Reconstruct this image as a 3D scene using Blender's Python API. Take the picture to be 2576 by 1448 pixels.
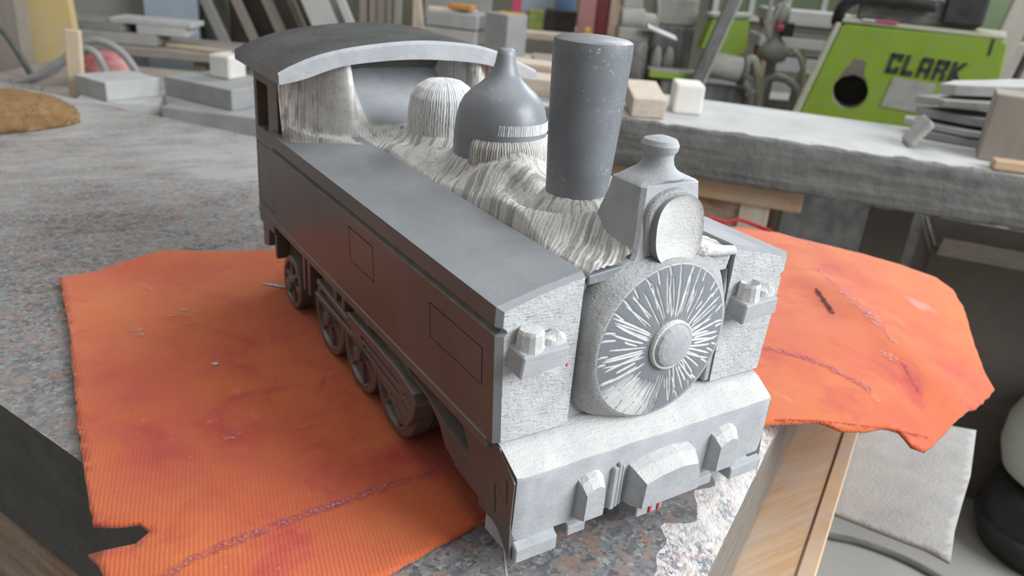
import bpy, bmesh, math, random
import numpy as np
from mathutils import Vector, Matrix, Euler
from mathutils.geometry import delaunay_2d_cdt

for o in list(bpy.data.objects): bpy.data.objects.remove(o)
SC = bpy.context.scene
COL = SC.collection

# ------------------------------------------------------------------ camera
CAM_POS = Vector((-0.2931, -0.2871, 0.3129))
YAW, PIT, ROL = 0.5958, -0.4096, 0.0875
Fw = Vector((math.sin(YAW)*math.cos(PIT), math.cos(YAW)*math.cos(PIT), math.sin(PIT)))
Rt = Fw.cross(Vector((0, 0, 1))).normalized(); Up = Rt.cross(Fw)
R2 = math.cos(ROL)*Rt + math.sin(ROL)*Up; U2 = -math.sin(ROL)*Rt + math.cos(ROL)*Up
cam = bpy.data.objects.new('camera', bpy.data.cameras.new('camera')); COL.objects.link(cam)
m = Matrix((R2, U2, -Fw)).transposed().to_4x4(); m.translation = CAM_POS
cam.matrix_world = m
cam.data.sensor_width = 36.0
cam.data.lens = 36.0*2003.0/2576.0
cam.data.clip_start = 0.02; cam.data.clip_end = 60
cam.data.dof.use_dof = True
cam.data.dof.focus_distance = 0.47
cam.data.dof.aperture_fstop = 10.5
SC.camera = cam

# ------------------------------------------------------------------ world and daylight
W = bpy.data.worlds.new('overcast'); SC.world = W; W.use_nodes = True
bg = W.node_tree.nodes['Background']
bg.inputs[0].default_value = (1.0, 0.96, 0.91, 1); bg.inputs[1].default_value = 0.155
def area(name, loc, target, size, sizey, power, color):
    l = bpy.data.lights.new(name, 'AREA'); l.shape = 'RECTANGLE'; l.size = size; l.size_y = sizey
    l.energy = power; l.color = color
    o = bpy.data.objects.new(name, l); COL.objects.link(o); o.location = loc
    o.rotation_euler = (Vector(target)-Vector(loc)).to_track_quat('-Z', 'Y').to_euler()
    return o
area('window_daylight', (2.0, -2.3, 1.75), (0.1, 0.15, 0.0), 2.6, 2.0, 112, (0.92, 0.965, 1.0))
area('rear_window_daylight', (3.8, 2.6, 2.3), (0.4, 0.6, 0.0), 2.4, 1.6, 50, (0.93, 0.97, 1.0))
area('overhead_fill', (0.3, 0.6, 3.4), (0.3, 0.6, 0.0), 3.0, 3.0, 28, (0.95, 0.98, 1.0))  # overhead fill added to brighten the tank tops
SC.view_settings.view_transform = 'Standard'
SC.view_settings.look = 'None'
SC.view_settings.gamma = 1.0
SC.view_settings.use_curve_mapping = False
SC.view_settings.exposure = 0.85

# ------------------------------------------------------------------ noise helpers
def _hash(ix, iy, seed):
    h = (ix.astype(np.int64)*374761393 + iy.astype(np.int64)*668265263 + seed*1442695041) & 0x7fffffff
    h = ((h ^ (h >> 13))*1274126177) & 0x7fffffff
    return ((h ^ (h >> 16)) & 0xffff)/65535.0
def vnoise(x, y, seed=0):
    x = np.asarray(x, float); y = np.asarray(y, float)
    ix = np.floor(x); iy = np.floor(y); fx = x-ix; fy = y-iy
    fx = fx*fx*(3-2*fx); fy = fy*fy*(3-2*fy)
    a = _hash(ix, iy, seed); b = _hash(ix+1, iy, seed); c = _hash(ix, iy+1, seed); d = _hash(ix+1, iy+1, seed)
    return (a*(1-fx)+b*fx)*(1-fy) + (c*(1-fx)+d*fx)*fy
def fbm(x, y, seed=0, n=3):
    s = 0; a = 0.5
    for i in range(n):
        s = s + a*vnoise(np.asarray(x)*2**i, np.asarray(y)*2**i, seed+i*17); a *= .5
    return s/(1-.5**n)
def sst(t): t = np.clip(t, 0, 1); return t*t*(3-2*t)

# ------------------------------------------------------------------ materials
MATS = {}
def N(nt, typ, **kw):
    n = nt.nodes.new(typ)
    for k, v in kw.items(): setattr(n, k, v)
    return n
def mat_base(name):
    m = bpy.data.materials.new(name); m.use_nodes = True
    nt = m.node_tree; b = nt.nodes['Principled BSDF']
    MATS[name] = m
    return m, nt, b
def noise_node(nt, scale, detail=4, rough=.6, vec=None, dist=0.):
    n = N(nt, 'ShaderNodeTexNoise'); n.inputs['Scale'].default_value = scale
    n.inputs['Detail'].default_value = detail; n.inputs['Roughness'].default_value = rough
    n.inputs['Distortion'].default_value = dist
    if vec is not None: nt.links.new(vec, n.inputs['Vector'])
    return n.outputs['Fac']
def ramp(nt, fac, stops, interp='LINEAR'):
    r = N(nt, 'ShaderNodeValToRGB'); r.color_ramp.interpolation = interp
    els = r.color_ramp.elements
    while len(els) < len(stops): els.new(.5)
    for e, (p, c) in zip(els, stops):
        e.position = p; e.color = (c, c, c, 1) if isinstance(c, (int, float)) else (*c, 1)
    nt.links.new(fac, r.inputs['Fac'])
    return r.outputs['Color']
def mix(nt, fac, a, b, mode='MIX'):
    x = N(nt, 'ShaderNodeMix', data_type='RGBA', blend_type=mode)
    for sock, v in ((x.inputs[0], fac), (x.inputs[6], a), (x.inputs[7], b)):
        if isinstance(v, (int, float)): sock.default_value = v
        elif isinstance(v, tuple): sock.default_value = (*v, 1)
        else: nt.links.new(v, sock)
    return x.outputs[2]
def math_(nt, op, a, b=0.):
    x = N(nt, 'ShaderNodeMath', operation=op)
    for s, v in ((x.inputs[0], a), (x.inputs[1], b)):
        if isinstance(v, (int, float)): s.default_value = v
        else: nt.links.new(v, s)
    return x.outputs[0]
def coords(nt, scale=(1, 1, 1), rot=(0, 0, 0)):
    t = N(nt, 'ShaderNodeTexCoord'); mp = N(nt, 'ShaderNodeMapping')
    mp.inputs['Scale'].default_value = scale; mp.inputs['Rotation'].default_value = rot
    nt.links.new(t.outputs['Object'], mp.inputs['Vector'])
    return mp.outputs['Vector']
def bump(nt, b, height, strength, dist=.002, prev=None):
    n = N(nt, 'ShaderNodeBump'); n.inputs['Strength'].default_value = strength; n.inputs['Distance'].default_value = dist
    nt.links.new(height, n.inputs['Height'])
    if prev is not None: nt.links.new(prev, n.inputs['Normal'])
    nt.links.new(n.outputs['Normal'], b.inputs['Normal'])
    return n.outputs['Normal']
def rough(b, r, spec=.5, metal=0):
    b.inputs['Roughness'].default_value = r; b.inputs['Specular IOR Level'].default_value = spec
    b.inputs['Metallic'].default_value = metal
def setc(nt, b, c):
    if isinstance(c, tuple): b.inputs['Base Color'].default_value = (*c, 1)
    else: nt.links.new(c, b.inputs['Base Color'])
def generic(name, c1, c2, scale=20, r=.7, bstr=.2, bscale=80, bdist=.002, spec=.35, metal=0, stretch=(1, 1, 1), dust=0., dustc=(.5, .49, .46), dscale=6):
    """two-tone noise colour + fine relief + optional settled stone dust"""
    m, nt, b = mat_base(name); v = coords(nt, stretch)
    f = ramp(nt, noise_node(nt, scale, 5, .6, v), [(.3, 0.), (.7, 1.)])
    c = mix(nt, f, c1, c2)
    if dust > 0:
        g = ramp(nt, noise_node(nt, dscale, 4, .6), [(.5-dust*.45, 0.), (.95-dust*.3, 1.)])
        c = mix(nt, g, c, dustc)
    setc(nt, b, c); rough(b, r, spec, metal)
    if bstr > 0: bump(nt, b, noise_node(nt, bscale, 4, .65, v), bstr, bdist)
    return m

# polished blue limestone of the sculpture
def mk_blue(name='blue_stone', c1=(.20, .215, .235), c2=(.285, .30, .32), r0=.28, r1=.42, sp_=.32):
    m, nt, b = mat_base(name)
    v = coords(nt)
    f = ramp(nt, noise_node(nt, 26, 5, .6, v), [(.3, 0.), (.72, 1.)])
    c = mix(nt, f, c1, c2)
    sp = ramp(nt, noise_node(nt, 420, 3, .55, v), [(.58, 0.), (.70, 1.)])
    big = ramp(nt, noise_node(nt, 60, 3, .6, v), [(.45, 0.), (.65, 1.)])
    c = mix(nt, math_(nt, 'MULTIPLY', math_(nt, 'MULTIPLY', sp, big), sp_), c, (.5, .52, .54))
    setc(nt, b, c)
    rr = ramp(nt, noise_node(nt, 40, 3, .6, v), [(.3, r0), (.7, r1)]); nt.links.new(rr, b.inputs['Roughness'])
    b.inputs['Specular IOR Level'].default_value = .45
    bump(nt, b, noise_node(nt, 500, 3, .6, v), .10, .0006)
    return m
# side stone, with shade and warm cloth bounce painted into the tone
def mk_side():
    m, nt, b = mat_base('shaded_side_stone')
    v = coords(nt)
    f = ramp(nt, noise_node(nt, 18, 5, .6, v), [(.3, 0.), (.72, 1.)])
    c = mix(nt, f, (.112, .102, .096), (.148, .136, .128))
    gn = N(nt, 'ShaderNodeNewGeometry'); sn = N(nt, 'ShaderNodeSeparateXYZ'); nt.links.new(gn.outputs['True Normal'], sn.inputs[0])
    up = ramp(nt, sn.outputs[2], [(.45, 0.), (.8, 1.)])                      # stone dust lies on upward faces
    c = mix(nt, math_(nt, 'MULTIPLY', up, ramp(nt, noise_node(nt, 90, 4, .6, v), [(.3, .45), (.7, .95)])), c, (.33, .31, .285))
    setc(nt, b, c); rough(b, .33, .5)
    bump(nt, b, noise_node(nt, 420, 3, .6, v), .12, .0006)
    return m
# bruised, pitted and chiselled stone: attribute "cut" = 1 on freshly cut crests
def mk_chisel(name, dark, light, pit=.25, lo=.12, hi=.75, nlo=.25):
    m, nt, b = mat_base(name)
    v = coords(nt)
    a = N(nt, 'ShaderNodeAttribute'); a.attribute_name = 'cut'
    f = ramp(nt, a.outputs['Fac'], [(lo, 0.), (hi, 1.)])
    n1 = ramp(nt, noise_node(nt, 70, 4, .65, v), [(.3, nlo), (.7, 1.)])
    c = mix(nt, math_(nt, 'MULTIPLY', f, n1), dark, light)
    p = ramp(nt, noise_node(nt, 420, 3, .6, v), [(.33, 1.), (.42, 0.)])
    c = mix(nt, math_(nt, 'MULTIPLY', p, pit), c, tuple(x*.35 for x in dark))
    setc(nt, b, c); rough(b, .85, .25)
    bump(nt, b, noise_node(nt, 520, 4, .7, v), .35, .0008)
    return m
# bush-hammered front with diagonal tool scratches
def mk_hammer(name, c1, c2, rot, pit=.55, scr=.38, pscale=620, bs=.5):
    m, nt, b = mat_base(name)
    v = coords(nt); vs = coords(nt, (130, 800, 1000), rot)
    vs2 = coords(nt, (60, 240, 300), rot)
    f = ramp(nt, noise_node(nt, 55, 5, .65, v), [(.3, 0.), (.7, 1.)])
    c = mix(nt, f, c1, c2)
    sc = ramp(nt, noise_node(nt, 1., 3, .6, vs), [(.32, 1.), (.44, 0.)])
    pt = ramp(nt, noise_node(nt, pscale, 3, .6, v), [(.31, 1.), (.40, 0.)])
    k = math_(nt, 'MAXIMUM', math_(nt, 'MULTIPLY', sc, scr), math_(nt, 'MULTIPLY', pt, pit))
    c = mix(nt, k, c, (.12, .125, .135))
    setc(nt, b, c); rough(b, .8, .3)
    h = math_(nt, 'SUBTRACT', math_(nt, 'ADD', noise_node(nt, 1., 3, .6, vs), noise_node(nt, pscale, 3, .6, v)), 0.)
    bump(nt, b, h, bs, .0012)
    return m
def mk_granite(name, fracture=False):
    m, nt, b = mat_base(name)
    v = coords(nt)
    def vor(scale, seedoff):
        mp = N(nt, 'ShaderNodeMapping'); mp.inputs['Location'].default_value = (seedoff, seedoff*.7, .3)
        nt.links.new(v, mp.inputs['Vector'])
        w = N(nt, 'ShaderNodeTexNoise'); w.inputs['Scale'].default_value = scale*1.3; w.inputs['Detail'].default_value = 3
        nt.links.new(mp.outputs['Vector'], w.inputs['Vector'])
        add = N(nt, 'ShaderNodeVectorMath', operation='MULTIPLY_ADD')
        nt.links.new(w.outputs['Color'], add.inputs[0]); add.inputs[1].default_value = (1.6/scale,)*3
        nt.links.new(mp.outputs['Vector'], add.inputs[2])
        x = N(nt, 'ShaderNodeTexVoronoi'); x.inputs['Scale'].default_value = scale
        nt.links.new(add.outputs[0], x.inputs['Vector'])
        s = N(nt, 'ShaderNodeSeparateColor'); nt.links.new(x.outputs['Color'], s.inputs[0])
        return s.outputs[0]
    g1 = vor(400, 0.); g2 = vor(180, 3.)
    if fracture:
        c = ramp(nt, g1, [(0., (.14, .15, .19)), (.2, (.58, .56, .54)), (.5, (.70, .68, .66)), (.74, (.58, .42, .36)), (.9, (.26, .27, .32))])
        c = mix(nt, ramp(nt, noise_node(nt, 30, 3, .6, v), [(.4, 0.), (.62, .7)]), c, (.70, .68, .66))
        rough(b, .75, .3)
        setc(nt, b, c)
        bump(nt, b, noise_node(nt, 160, 5, .7, v), .9, .004)
        return m
    c = ramp(nt, g1, [(0., (.045, .05, .062)), (.22, (.12, .13, .15)), (.42, (.21, .21, .205)), (.62, (.27, .26, .245)), (.83, (.155, .165, .19)), (.93, (.38, .37, .35))])
    pk = ramp(nt, g2, [(.70, 0.), (.84, 1.)])
    c = mix(nt, math_(nt, 'MULTIPLY', pk, .7), c, (.30, .155, .105))
    dk = ramp(nt, g2, [(.10, 1.), (.2, 0.)])
    c = mix(nt, math_(nt, 'MULTIPLY', dk, .7), c, (.045, .052, .068))
    # stone dust film with swept streaks
    vs = coords(nt, (9, 26, 9), (0, 0, -.5))
    d1 = ramp(nt, noise_node(nt, 4.5, 5, .62, v), [(.36, .10), (.68, .72)])
    d2 = ramp(nt, noise_node(nt, 1.4, 5, .7, vs), [(.42, 0.), (.7, .35)])
    dsum = math_(nt, 'MINIMUM', math_(nt, 'ADD', d1, d2), .8)
    # dust film thickens toward object +Y; the paling also paints a grazing reflection
    sx = N(nt, 'ShaderNodeSeparateXYZ'); nt.links.new(v, sx.inputs[0])
    far = N(nt, 'ShaderNodeMapRange'); far.inputs[1].default_value = -.50; far.inputs[2].default_value = .25
    far.inputs[3].default_value = .45; far.inputs[4].default_value = 1.15
    nt.links.new(sx.outputs[1], far.inputs[0])
    dsum = math_(nt, 'MULTIPLY', dsum, far.outputs[0])
    c = mix(nt, dsum, c, (.40, .395, .385))
    setc(nt, b, c)
    rr = N(nt, 'ShaderNodeMapRange'); rr.inputs[1].default_value = 0; rr.inputs[2].default_value = .8
    rr.inputs[3].default_value = .32; rr.inputs[4].default_value = .62
    nt.links.new(dsum, rr.inputs[0]); nt.links.new(rr.outputs[0], b.inputs['Roughness'])
    bump(nt, b, noise_node(nt, 300, 3, .6, v), .08, .0008)
    return m
def mk_cloth():
    m, nt, b = mat_base('orange_felt')
    v = coords(nt)
    f = ramp(nt, noise_node(nt, 7, 5, .62, v), [(.34, 0.), (.68, 1.)])
    c = mix(nt, f, (.69, .165, .038), (.56, .075, .034))
    f2 = ramp(nt, noise_node(nt, 17, 5, .65, v, .6), [(.50, 0.), (.72, .9)])
    c = mix(nt, f2, c, (.48, .030, .035))
    fl = ramp(nt, noise_node(nt, 3.2, 3, .6, v), [(.48, 0.), (.75, .55)])
    c = mix(nt, fl, c, (.78, .24, .06))
    # weave
    wv = N(nt, 'ShaderNodeTexWave', wave_type='BANDS', bands_direction='Y'); wv.inputs['Scale'].default_value = 190
    wv.inputs['Distortion'].default_value = 1.6; wv.inputs['Detail'].default_value = 2; wv.inputs['Detail Scale'].default_value = 2.5
    mp = coords(nt, (1, 1, 1), (0, 0, .22)); nt.links.new(mp, wv.inputs['Vector'])
    wv2 = N(nt, 'ShaderNodeTexWave', wave_type='BANDS', bands_direction='X'); wv2.inputs['Scale'].default_value = 130
    wv2.inputs['Distortion'].default_value = 1.2; nt.links.new(mp, wv2.inputs['Vector'])
    c = mix(nt, math_(nt, 'MULTIPLY', ramp(nt, wv.outputs['Fac'], [(.0, 1.), (.5, 0.)]), .28), c, (.42, .05, .03))
    # dust and paint smears
    s1 = ramp(nt, noise_node(nt, 1., 4, .6, coords(nt, (22, 9, 10), (0, 0, .5))), [(.66, 0.), (.76, .55)])
    c = mix(nt, s1, c, (.62, .40, .40))
    s2 = ramp(nt, noise_node(nt, 230, 2, .5, v), [(.72, 0.), (.80, .3)])
    c = mix(nt, s2, c, (.75, .45, .38))
    setc(nt, b, c); rough(b, .95, .15)
    b.inputs['Sheen Weight'].default_value = .25; b.inputs['Sheen Roughness'].default_value = .6
    h = math_(nt, 'ADD', math_(nt, 'MULTIPLY', math_(nt, 'ADD', wv.outputs['Fac'], wv2.outputs['Fac']), .5), noise_node(nt, 600, 3, .7, v))
    bump(nt, b, h, .40, .0010)
    return m
mk_blue(); mk_side()
mk_blue('lit_top_stone', (.27, .285, .305), (.345, .36, .38), .34, .46)  # tank-top copy, paler to paint in the reflected brightness
mk_blue('shaded_roof_stone', (.085, .088, .09), (.14, .143, .146), .22, .34)  # polished roof copy, darkened to paint in a dark ceiling reflection
mk_blue('chimney_stone', (.15, .162, .18), (.24, .255, .275), .36, .50, .75)
mk_chisel('chiselled_stone', (.24, .228, .208), (.76, .745, .715), .25, .25, .60, .55)
mk_chisel('chiselled_white', (.225, .24, .265), (.80, .80, .79), .12, .1, .55, .65)
mk_chisel('chiselled_dark', (.10, .092, .085), (.20, .185, .17))
mk_hammer('hammered_front', (.47, .48, .49), (.64, .645, .65), (0, .75, 0), .62, .55, 400, .75)
mk_hammer('hammered_drum', (.34, .345, .35), (.46, .46, .465), (0, .3, 0), .45, .3, 450, .6)
mk_hammer('sawn_grey', (.37, .385, .405), (.48, .495, .515), (0, 1.5, 0), .12, .16, 620, .22)
mk_hammer('dusty_white', (.56, .56, .558), (.70, .695, .685), (0, 1.2, 0), .25, .12, 620, .4)
mk_granite('granite'); mk_granite('granite_fracture', True); mk_cloth()
def mk_streak():
    m, nt, b = mat_base('granite_side')
    v = coords(nt); vs = coords(nt, (16, 16, 260), (.0, .0, 0))
    f = ramp(nt, noise_node(nt, 1.2, 5, .65, vs), [(.3, 0.), (.7, 1.)])
    c = mix(nt, f, (.10, .095, .09), (.27, .26, .245))
    f3 = ramp(nt, noise_node(nt, 140, 3, .6, v), [(.58, 0.), (.7, .6)])
    c = mix(nt, f3, c, (.055, .052, .05))
    setc(nt, b, c); rough(b, .38, .5)
    bump(nt, b, noise_node(nt, 1.2, 4, .6, vs), .35, .0015)
mk_streak()
G = generic
G('granite_flank', (.065, .064, .062), (.12, .117, .112), 30, .6, .3, 200, .001, dust=.1, dustc=(.12, .115, .11), dscale=40)
G('pale_wood', (.52, .34, .20), (.66, .46, .29), 5, .6, .2, 60, .001, stretch=(3, 3, 40), dust=.15)
G('wood_x', (.50, .31, .17), (.64, .43, .26), 5, .6, .2, 60, .001, stretch=(3, 40, 40), dust=.2)
G('wood_dusty', (.46, .33, .23), (.60, .46, .34), 6, .75, .2, 60, .001, stretch=(3, 30, 30), dust=.55, dustc=(.62, .59, .54))
G('wood_brown', (.24, .13, .07), (.36, .21, .12), 6, .7, .2, 60, .001, stretch=(3, 30, 30), dust=.3)
G('wood_grey', (.24, .205, .175), (.33, .29, .25), 6, .8, .2, 60, .001, stretch=(3, 30, 30), dust=.5, dustc=(.40, .37, .33))
G('pine_batten', (.60, .46, .29), (.70, .56, .38), 5, .7, .15, 60, .001, stretch=(30, 30, 3), dust=.2)
G('stone_pale', (.42, .425, .425), (.54, .54, .535), 14, .85, .3, 120, .001)
G('stone_mid', (.29, .295, .30), (.38, .38, .38), 14, .8, .3, 120, .001)
G('stone_warm', (.33, .32, .30), (.42, .41, .385), 12, .85, .3, 100, .001)
G('stone_white', (.66, .64, .60), (.76, .74, .70), 16, .85, .3, 100, .001)
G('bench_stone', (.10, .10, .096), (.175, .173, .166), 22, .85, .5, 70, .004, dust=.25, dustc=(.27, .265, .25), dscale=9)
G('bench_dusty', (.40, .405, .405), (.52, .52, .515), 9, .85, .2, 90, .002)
G('yellow_board', (.62, .45, .13), (.66, .53, .26), 5, .8, .1, 40, .001, dust=.3, dustc=(.55, .49, .38))
G('red_plastic', (.46, .095, .10), (.52, .16, .16), 9, .5, .05, 60, .001, dust=.25, dustc=(.5, .42, .40))
G('grey_hose', (.26, .265, .27), (.34, .34, .34), 20, .6, .1, 90, .001)
G('green_cable', (.075, .09, .08), (.13, .14, .125), 20, .6, .1, 90, .001)
G('black_rubber', (.018, .018, .018), (.045, .045, .045), 20, .5, .1, 90, .001, spec=.4)
G('dark_iron', (.055, .055, .058), (.12, .12, .12), 12, .6, .2, 90, .001, dust=.25, dustc=(.25, .24, .22))
G('dusty_metal', (.20, .195, .18), (.31, .30, .275), 12, .65, .2, 80, .001, dust=.35, dustc=(.36, .35, .32))
G('steel', (.55, .55, .56), (.65, .65, .66), 20, .28, .05, 90, .001, metal=.9)
G('lime_paint', (.165, .26, .014), (.21, .315, .025), 7, .55, .08, 40, .001, dust=.22, dustc=(.20, .25, .09), dscale=14)
G('lime_dusty', (.24, .27, .12), (.32, .32, .25), 9, .8, .1, 60, .001, dust=.5, dustc=(.44, .43, .38))
G('black_paint', (.02, .022, .02), (.05, .05, .045), 40, .6, .0)
G('white_plastic', (.52, .54, .48), (.60, .61, .56), 6, .45, .03, 60, .001)
G('olive_wall', (.15, .15, .115), (.20, .195, .155), 2, .9, .1, 20, .01)
G('concrete_floor', (.26, .245, .225), (.34, .325, .30), 2.5, .85, .25, 40, .003, dust=.4, dustc=(.36, .345, .32), dscale=2)
G('dark_panel', (.065, .055, .045), (.105, .09, .078), 6, .85, .1, 40, .002)
G('grey_panel', (.28, .275, .26), (.36, .355, .34), 5, .85, .1, 40, .002)
G('pale_panel', (.50, .50, .48), (.60, .60, .58), 5, .8, .1, 40, .002)
G('taupe_panel', (.27, .235, .20), (.34, .30, .26), 5, .85, .1, 40, .002, stretch=(6, 6, 1))
G('crimson_paint', (.115, .018, .022), (.165, .03, .034), 6, .6, .1, 40, .002)
G('pink_paint', (.32, .14, .14), (.40, .21, .20), 6, .7, .1, 40, .002)
G('magenta_paint', (.50, .06, .14), (.55, .09, .17), 6, .6, .05, 40, .002)
G('blue_paint', (.12, .22, .38), (.17, .28, .44), 6, .6, .05, 40, .002)
G('pale_blue_sheet', (.34, .42, .50), (.42, .50, .56), 6, .7, .05, 40, .002)
G('green_box', (.12, .19, .04), (.30, .33, .10), 30, .7, .1, 60, .002)
G('orange_paint', (.50, .21, .05), (.55, .27, .08), 6, .7, .05, 40, .002)
G('yellow_paint', (.66, .42, .04), (.70, .48, .08), 6, .6, .05, 40, .002)
G('bristle', (.20, .115, .045), (.30, .185, .085), 60, .9, .5, 240, .003)
G('felt_grey', (.33, .33, .325), (.43, .43, .42), 30, .95, .5, 260, .002, dust=.25, dustc=(.40, .375, .34), dscale=10)
G('sack_grey', (.10, .098, .088), (.16, .155, .14), 8, .9, .3, 60, .004, dust=.2, dustc=(.22, .21, .19))
G('cardboard', (.115, .10, .085), (.16, .14, .12), 8, .9, .1, 50, .002)
G('red_mark', (.62, .06, .06), (.68, .12, .11), 300, .8, 0)
G('crimson_felt', (.34, .02, .03), (.44, .05, .055), 60, .95, .5, 400, .001)
G('seam_thread', (.42, .06, .09), (.55, .20, .24), 160, .95, .5, 500, .001)
G('smear_paint', (.62, .34, .31), (.72, .48, .44), 90, .95, .3, 300, .001)
def worn(name, lo, hi):
    m = MATS[name]; nt = m.node_tree; b = nt.nodes['Principled BSDF']
    nt.links.new(ramp(nt, noise_node(nt, 260, 4, .7, coords(nt)), [(lo, 0.), (hi, .85)]), b.inputs['Alpha'])

worn('smear_paint', .44, .70); worn('seam_thread', .38, .70); worn('crimson_felt', .15, .45)
G('tear_shadow', (.05, .02, .02), (.12, .03, .03), 90, .95, .1, 300, .001); worn('tear_shadow', .25, .5)
G('glass_green', (.12, .17, .09), (.16, .21, .12), 3, .3, 0)

# ------------------------------------------------------------------ object helpers
def tag(o, label=None, cat=None, group=None, kind=None):
    if label: o['label'] = label
    if cat: o['category'] = cat
    if group: o['group'] = group
    if kind: o['kind'] = kind
    return o
def thing(name, label, cat, loc=(0, 0, 0), rotz=0., group=None):
    o = bpy.data.objects.new(name, None); COL.objects.link(o)
    o.location = loc; o.rotation_euler = (0, 0, rotz); o.empty_display_size = .02
    return tag(o, label, cat, group)
OFF = Vector((0, 0, 0))            # offset subtracted from authored coordinates of a thing's parts
def obj(name, verts, faces, mats, parent=None, smooth=False, fm=None, loc=None, rot=None):
    me = bpy.data.meshes.new(name)
    V = np.asarray(verts, float)
    if parent is not None: V = V - np.array(OFF)
    me.from_pydata(V.tolist(), [], [tuple(int(i) for i in f) for f in faces])
    if isinstance(mats, str): mats = [mats]
    for k in mats: me.materials.append(MATS[k])
    if fm is not None: me.polygons.foreach_set('material_index', list(fm))
    bm = bmesh.new(); bm.from_mesh(me); bmesh.ops.recalc_face_normals(bm, faces=bm.faces); bm.to_mesh(me); bm.free()
    if smooth: me.polygons.foreach_set('use_smooth', [True]*len(me.polygons))
    me.update()
    o = bpy.data.objects.new(name, me); COL.objects.link(o)
    if parent is not None: o.parent = parent
    if loc is not None: o.location = loc
    if rot is not None: o.rotation_euler = rot
    return o
def bmobj(name, bm, mats, parent=None, smooth=False, loc=None, rot=None):
    bmesh.ops.recalc_face_normals(bm, faces=bm.faces)
    if parent is not None:
        for v in bm.verts: v.co -= OFF
    me = bpy.data.meshes.new(name); bm.to_mesh(me); bm.free()
    if isinstance(mats, str): mats = [mats]
    for k in mats: me.materials.append(MATS[k])
    if smooth: me.polygons.foreach_set('use_smooth', [True]*len(me.polygons))
    o = bpy.data.objects.new(name, me); COL.objects.link(o)
    if parent is not None: o.parent = parent
    if loc is not None: o.location = loc
    if rot is not None: o.rotation_euler = rot
    return o
def bxbm(x0, x1, y0, y1, z0, z1, bev=0., seg=1, bm=None, jit=0., rnd=None):
    own = bm is None
    b2 = bmesh.new()
    r = bmesh.ops.create_cube(b2, size=1.)
    for v in b2.verts:
        v.co = Vector(((x0+x1)/2+v.co.x*(x1-x0), (y0+y1)/2+v.co.y*(y1-y0), (z0+z1)/2+v.co.z*(z1-z0)))
        if jit: v.co += Vector([(rnd or random).uniform(-jit, jit) for _ in range(3)])
    if bev: bmesh.ops.bevel(b2, geom=list(b2.edges), offset=bev, segments=seg, affect='EDGES', profile=.6)
    if own: return b2
    me = bpy.data.meshes.new('t'); b2.to_mesh(me); b2.free(); bm.from_mesh(me); bpy.data.meshes.remove(me)
    return bm
def box(name, x0, x1, y0, y1, z0, z1, mat, parent=None, bev=.0, seg=1, loc=None, rot=None, jit=0., rnd=None):
    return bmobj(name, bxbm(x0, x1, y0, y1, z0, z1, bev, seg, None, jit, rnd), mat, parent, False, loc, rot)
def prism(name, pts, axis, a, b, mats, parent=None, bev=0., smooth=False, loc=None, rot=None):
    """2-D polygon extruded along axis x/y/z between a and b"""
    bm = bmesh.new()
    def P(u, v, w): return {'x': (w, u, v), 'y': (u, w, v), 'z': (u, v, w)}[axis]
    lo = [bm.verts.new(P(u, v, a)) for u, v in pts]; hi = [bm.verts.new(P(u, v, b)) for u, v in pts]
    bm.faces.new(lo); bm.faces.new(hi)
    n = len(pts)
    for i in range(n): bm.faces.new((lo[i], lo[(i+1) % n], hi[(i+1) % n], hi[i]))
    bmesh.ops.recalc_face_normals(bm, faces=bm.faces)
    if bev:
        bmesh.ops.bevel(bm, geom=list(bm.edges), offset=bev, segments=1, affect='EDGES')
    return bmobj(name, bm, mats, parent, smooth, loc, rot)
def loft(rings, cap=True):
    V = []; F = []
    n = len(rings[0])
    for r in rings: V += [tuple(p) for p in r]
    for i in range(len(rings)-1):
        for j in range(n):
            k = (j+1) % n
            F.append((i*n+j, i*n+k, (i+1)*n+k, (i+1)*n+j))
    if cap:
        F.append(tuple(range(n))[::-1]); F.append(tuple((len(rings)-1)*n+j for j in range(n)))
    return V, F
def lathe(prof, c, seg=48, fn=None):
    """profile (r,z) about a vertical axis through c; first/last points may be r=0"""
    rings = []
    for r, z in prof:
        r = max(r, 1e-5)
        ring = []
        for j in range(seg):
            a = 2*math.pi*j/seg
            rr = fn(r, z, a) if fn else r
            ring.append((c[0]+rr*math.cos(a), c[1]+rr*math.sin(a), z+(c[2] if len(c) > 2 else 0)))
        rings.append(ring)
    return loft(rings)
def tube_bm(path, r, seg=10, bm=None, cap=True):
    P = [Vector(p) for p in path]; bm = bm or bmesh.new(); prev = None; rings = []
    t0 = (P[1]-P[0]).normalized(); nrm = t0.orthogonal().normalized()
    for i, p in enumerate(P):
        t = ((P[min(i+1, len(P)-1)]-P[max(i-1, 0)])).normalized()
        nrm = (nrm-t*nrm.dot(t)).normalized(); bn = t.cross(nrm)
        rr = r[i] if isinstance(r, (list, tuple)) else r
        rings.append([bm.verts.new(p+nrm*math.cos(2*math.pi*j/seg)*rr+bn*math.sin(2*math.pi*j/seg)*rr) for j in range(seg)])
    for a, b in zip(rings, rings[1:]):
        for j in range(seg): bm.faces.new((a[j], a[(j+1) % seg], b[(j+1) % seg], b[j]))
    if cap: bm.faces.new(rings[0]); bm.faces.new(rings[-1])
    return bm
def smoothpath(pts, n=8):
    P = [Vector(p) for p in pts]; out = []
    for i in range(len(P)-1):
        p0, p1, p2, p3 = P[max(i-1, 0)], P[i], P[i+1], P[min(i+2, len(P)-1)]
        for k in range(n):
            t = k/n
            out.append(.5*((2*p1)+(p2-p0)*t+(2*p0-5*p1+4*p2-p3)*t*t+(3*p1-p0-3*p2+p3)*t**3))
    return out+[P[-1]]
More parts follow.
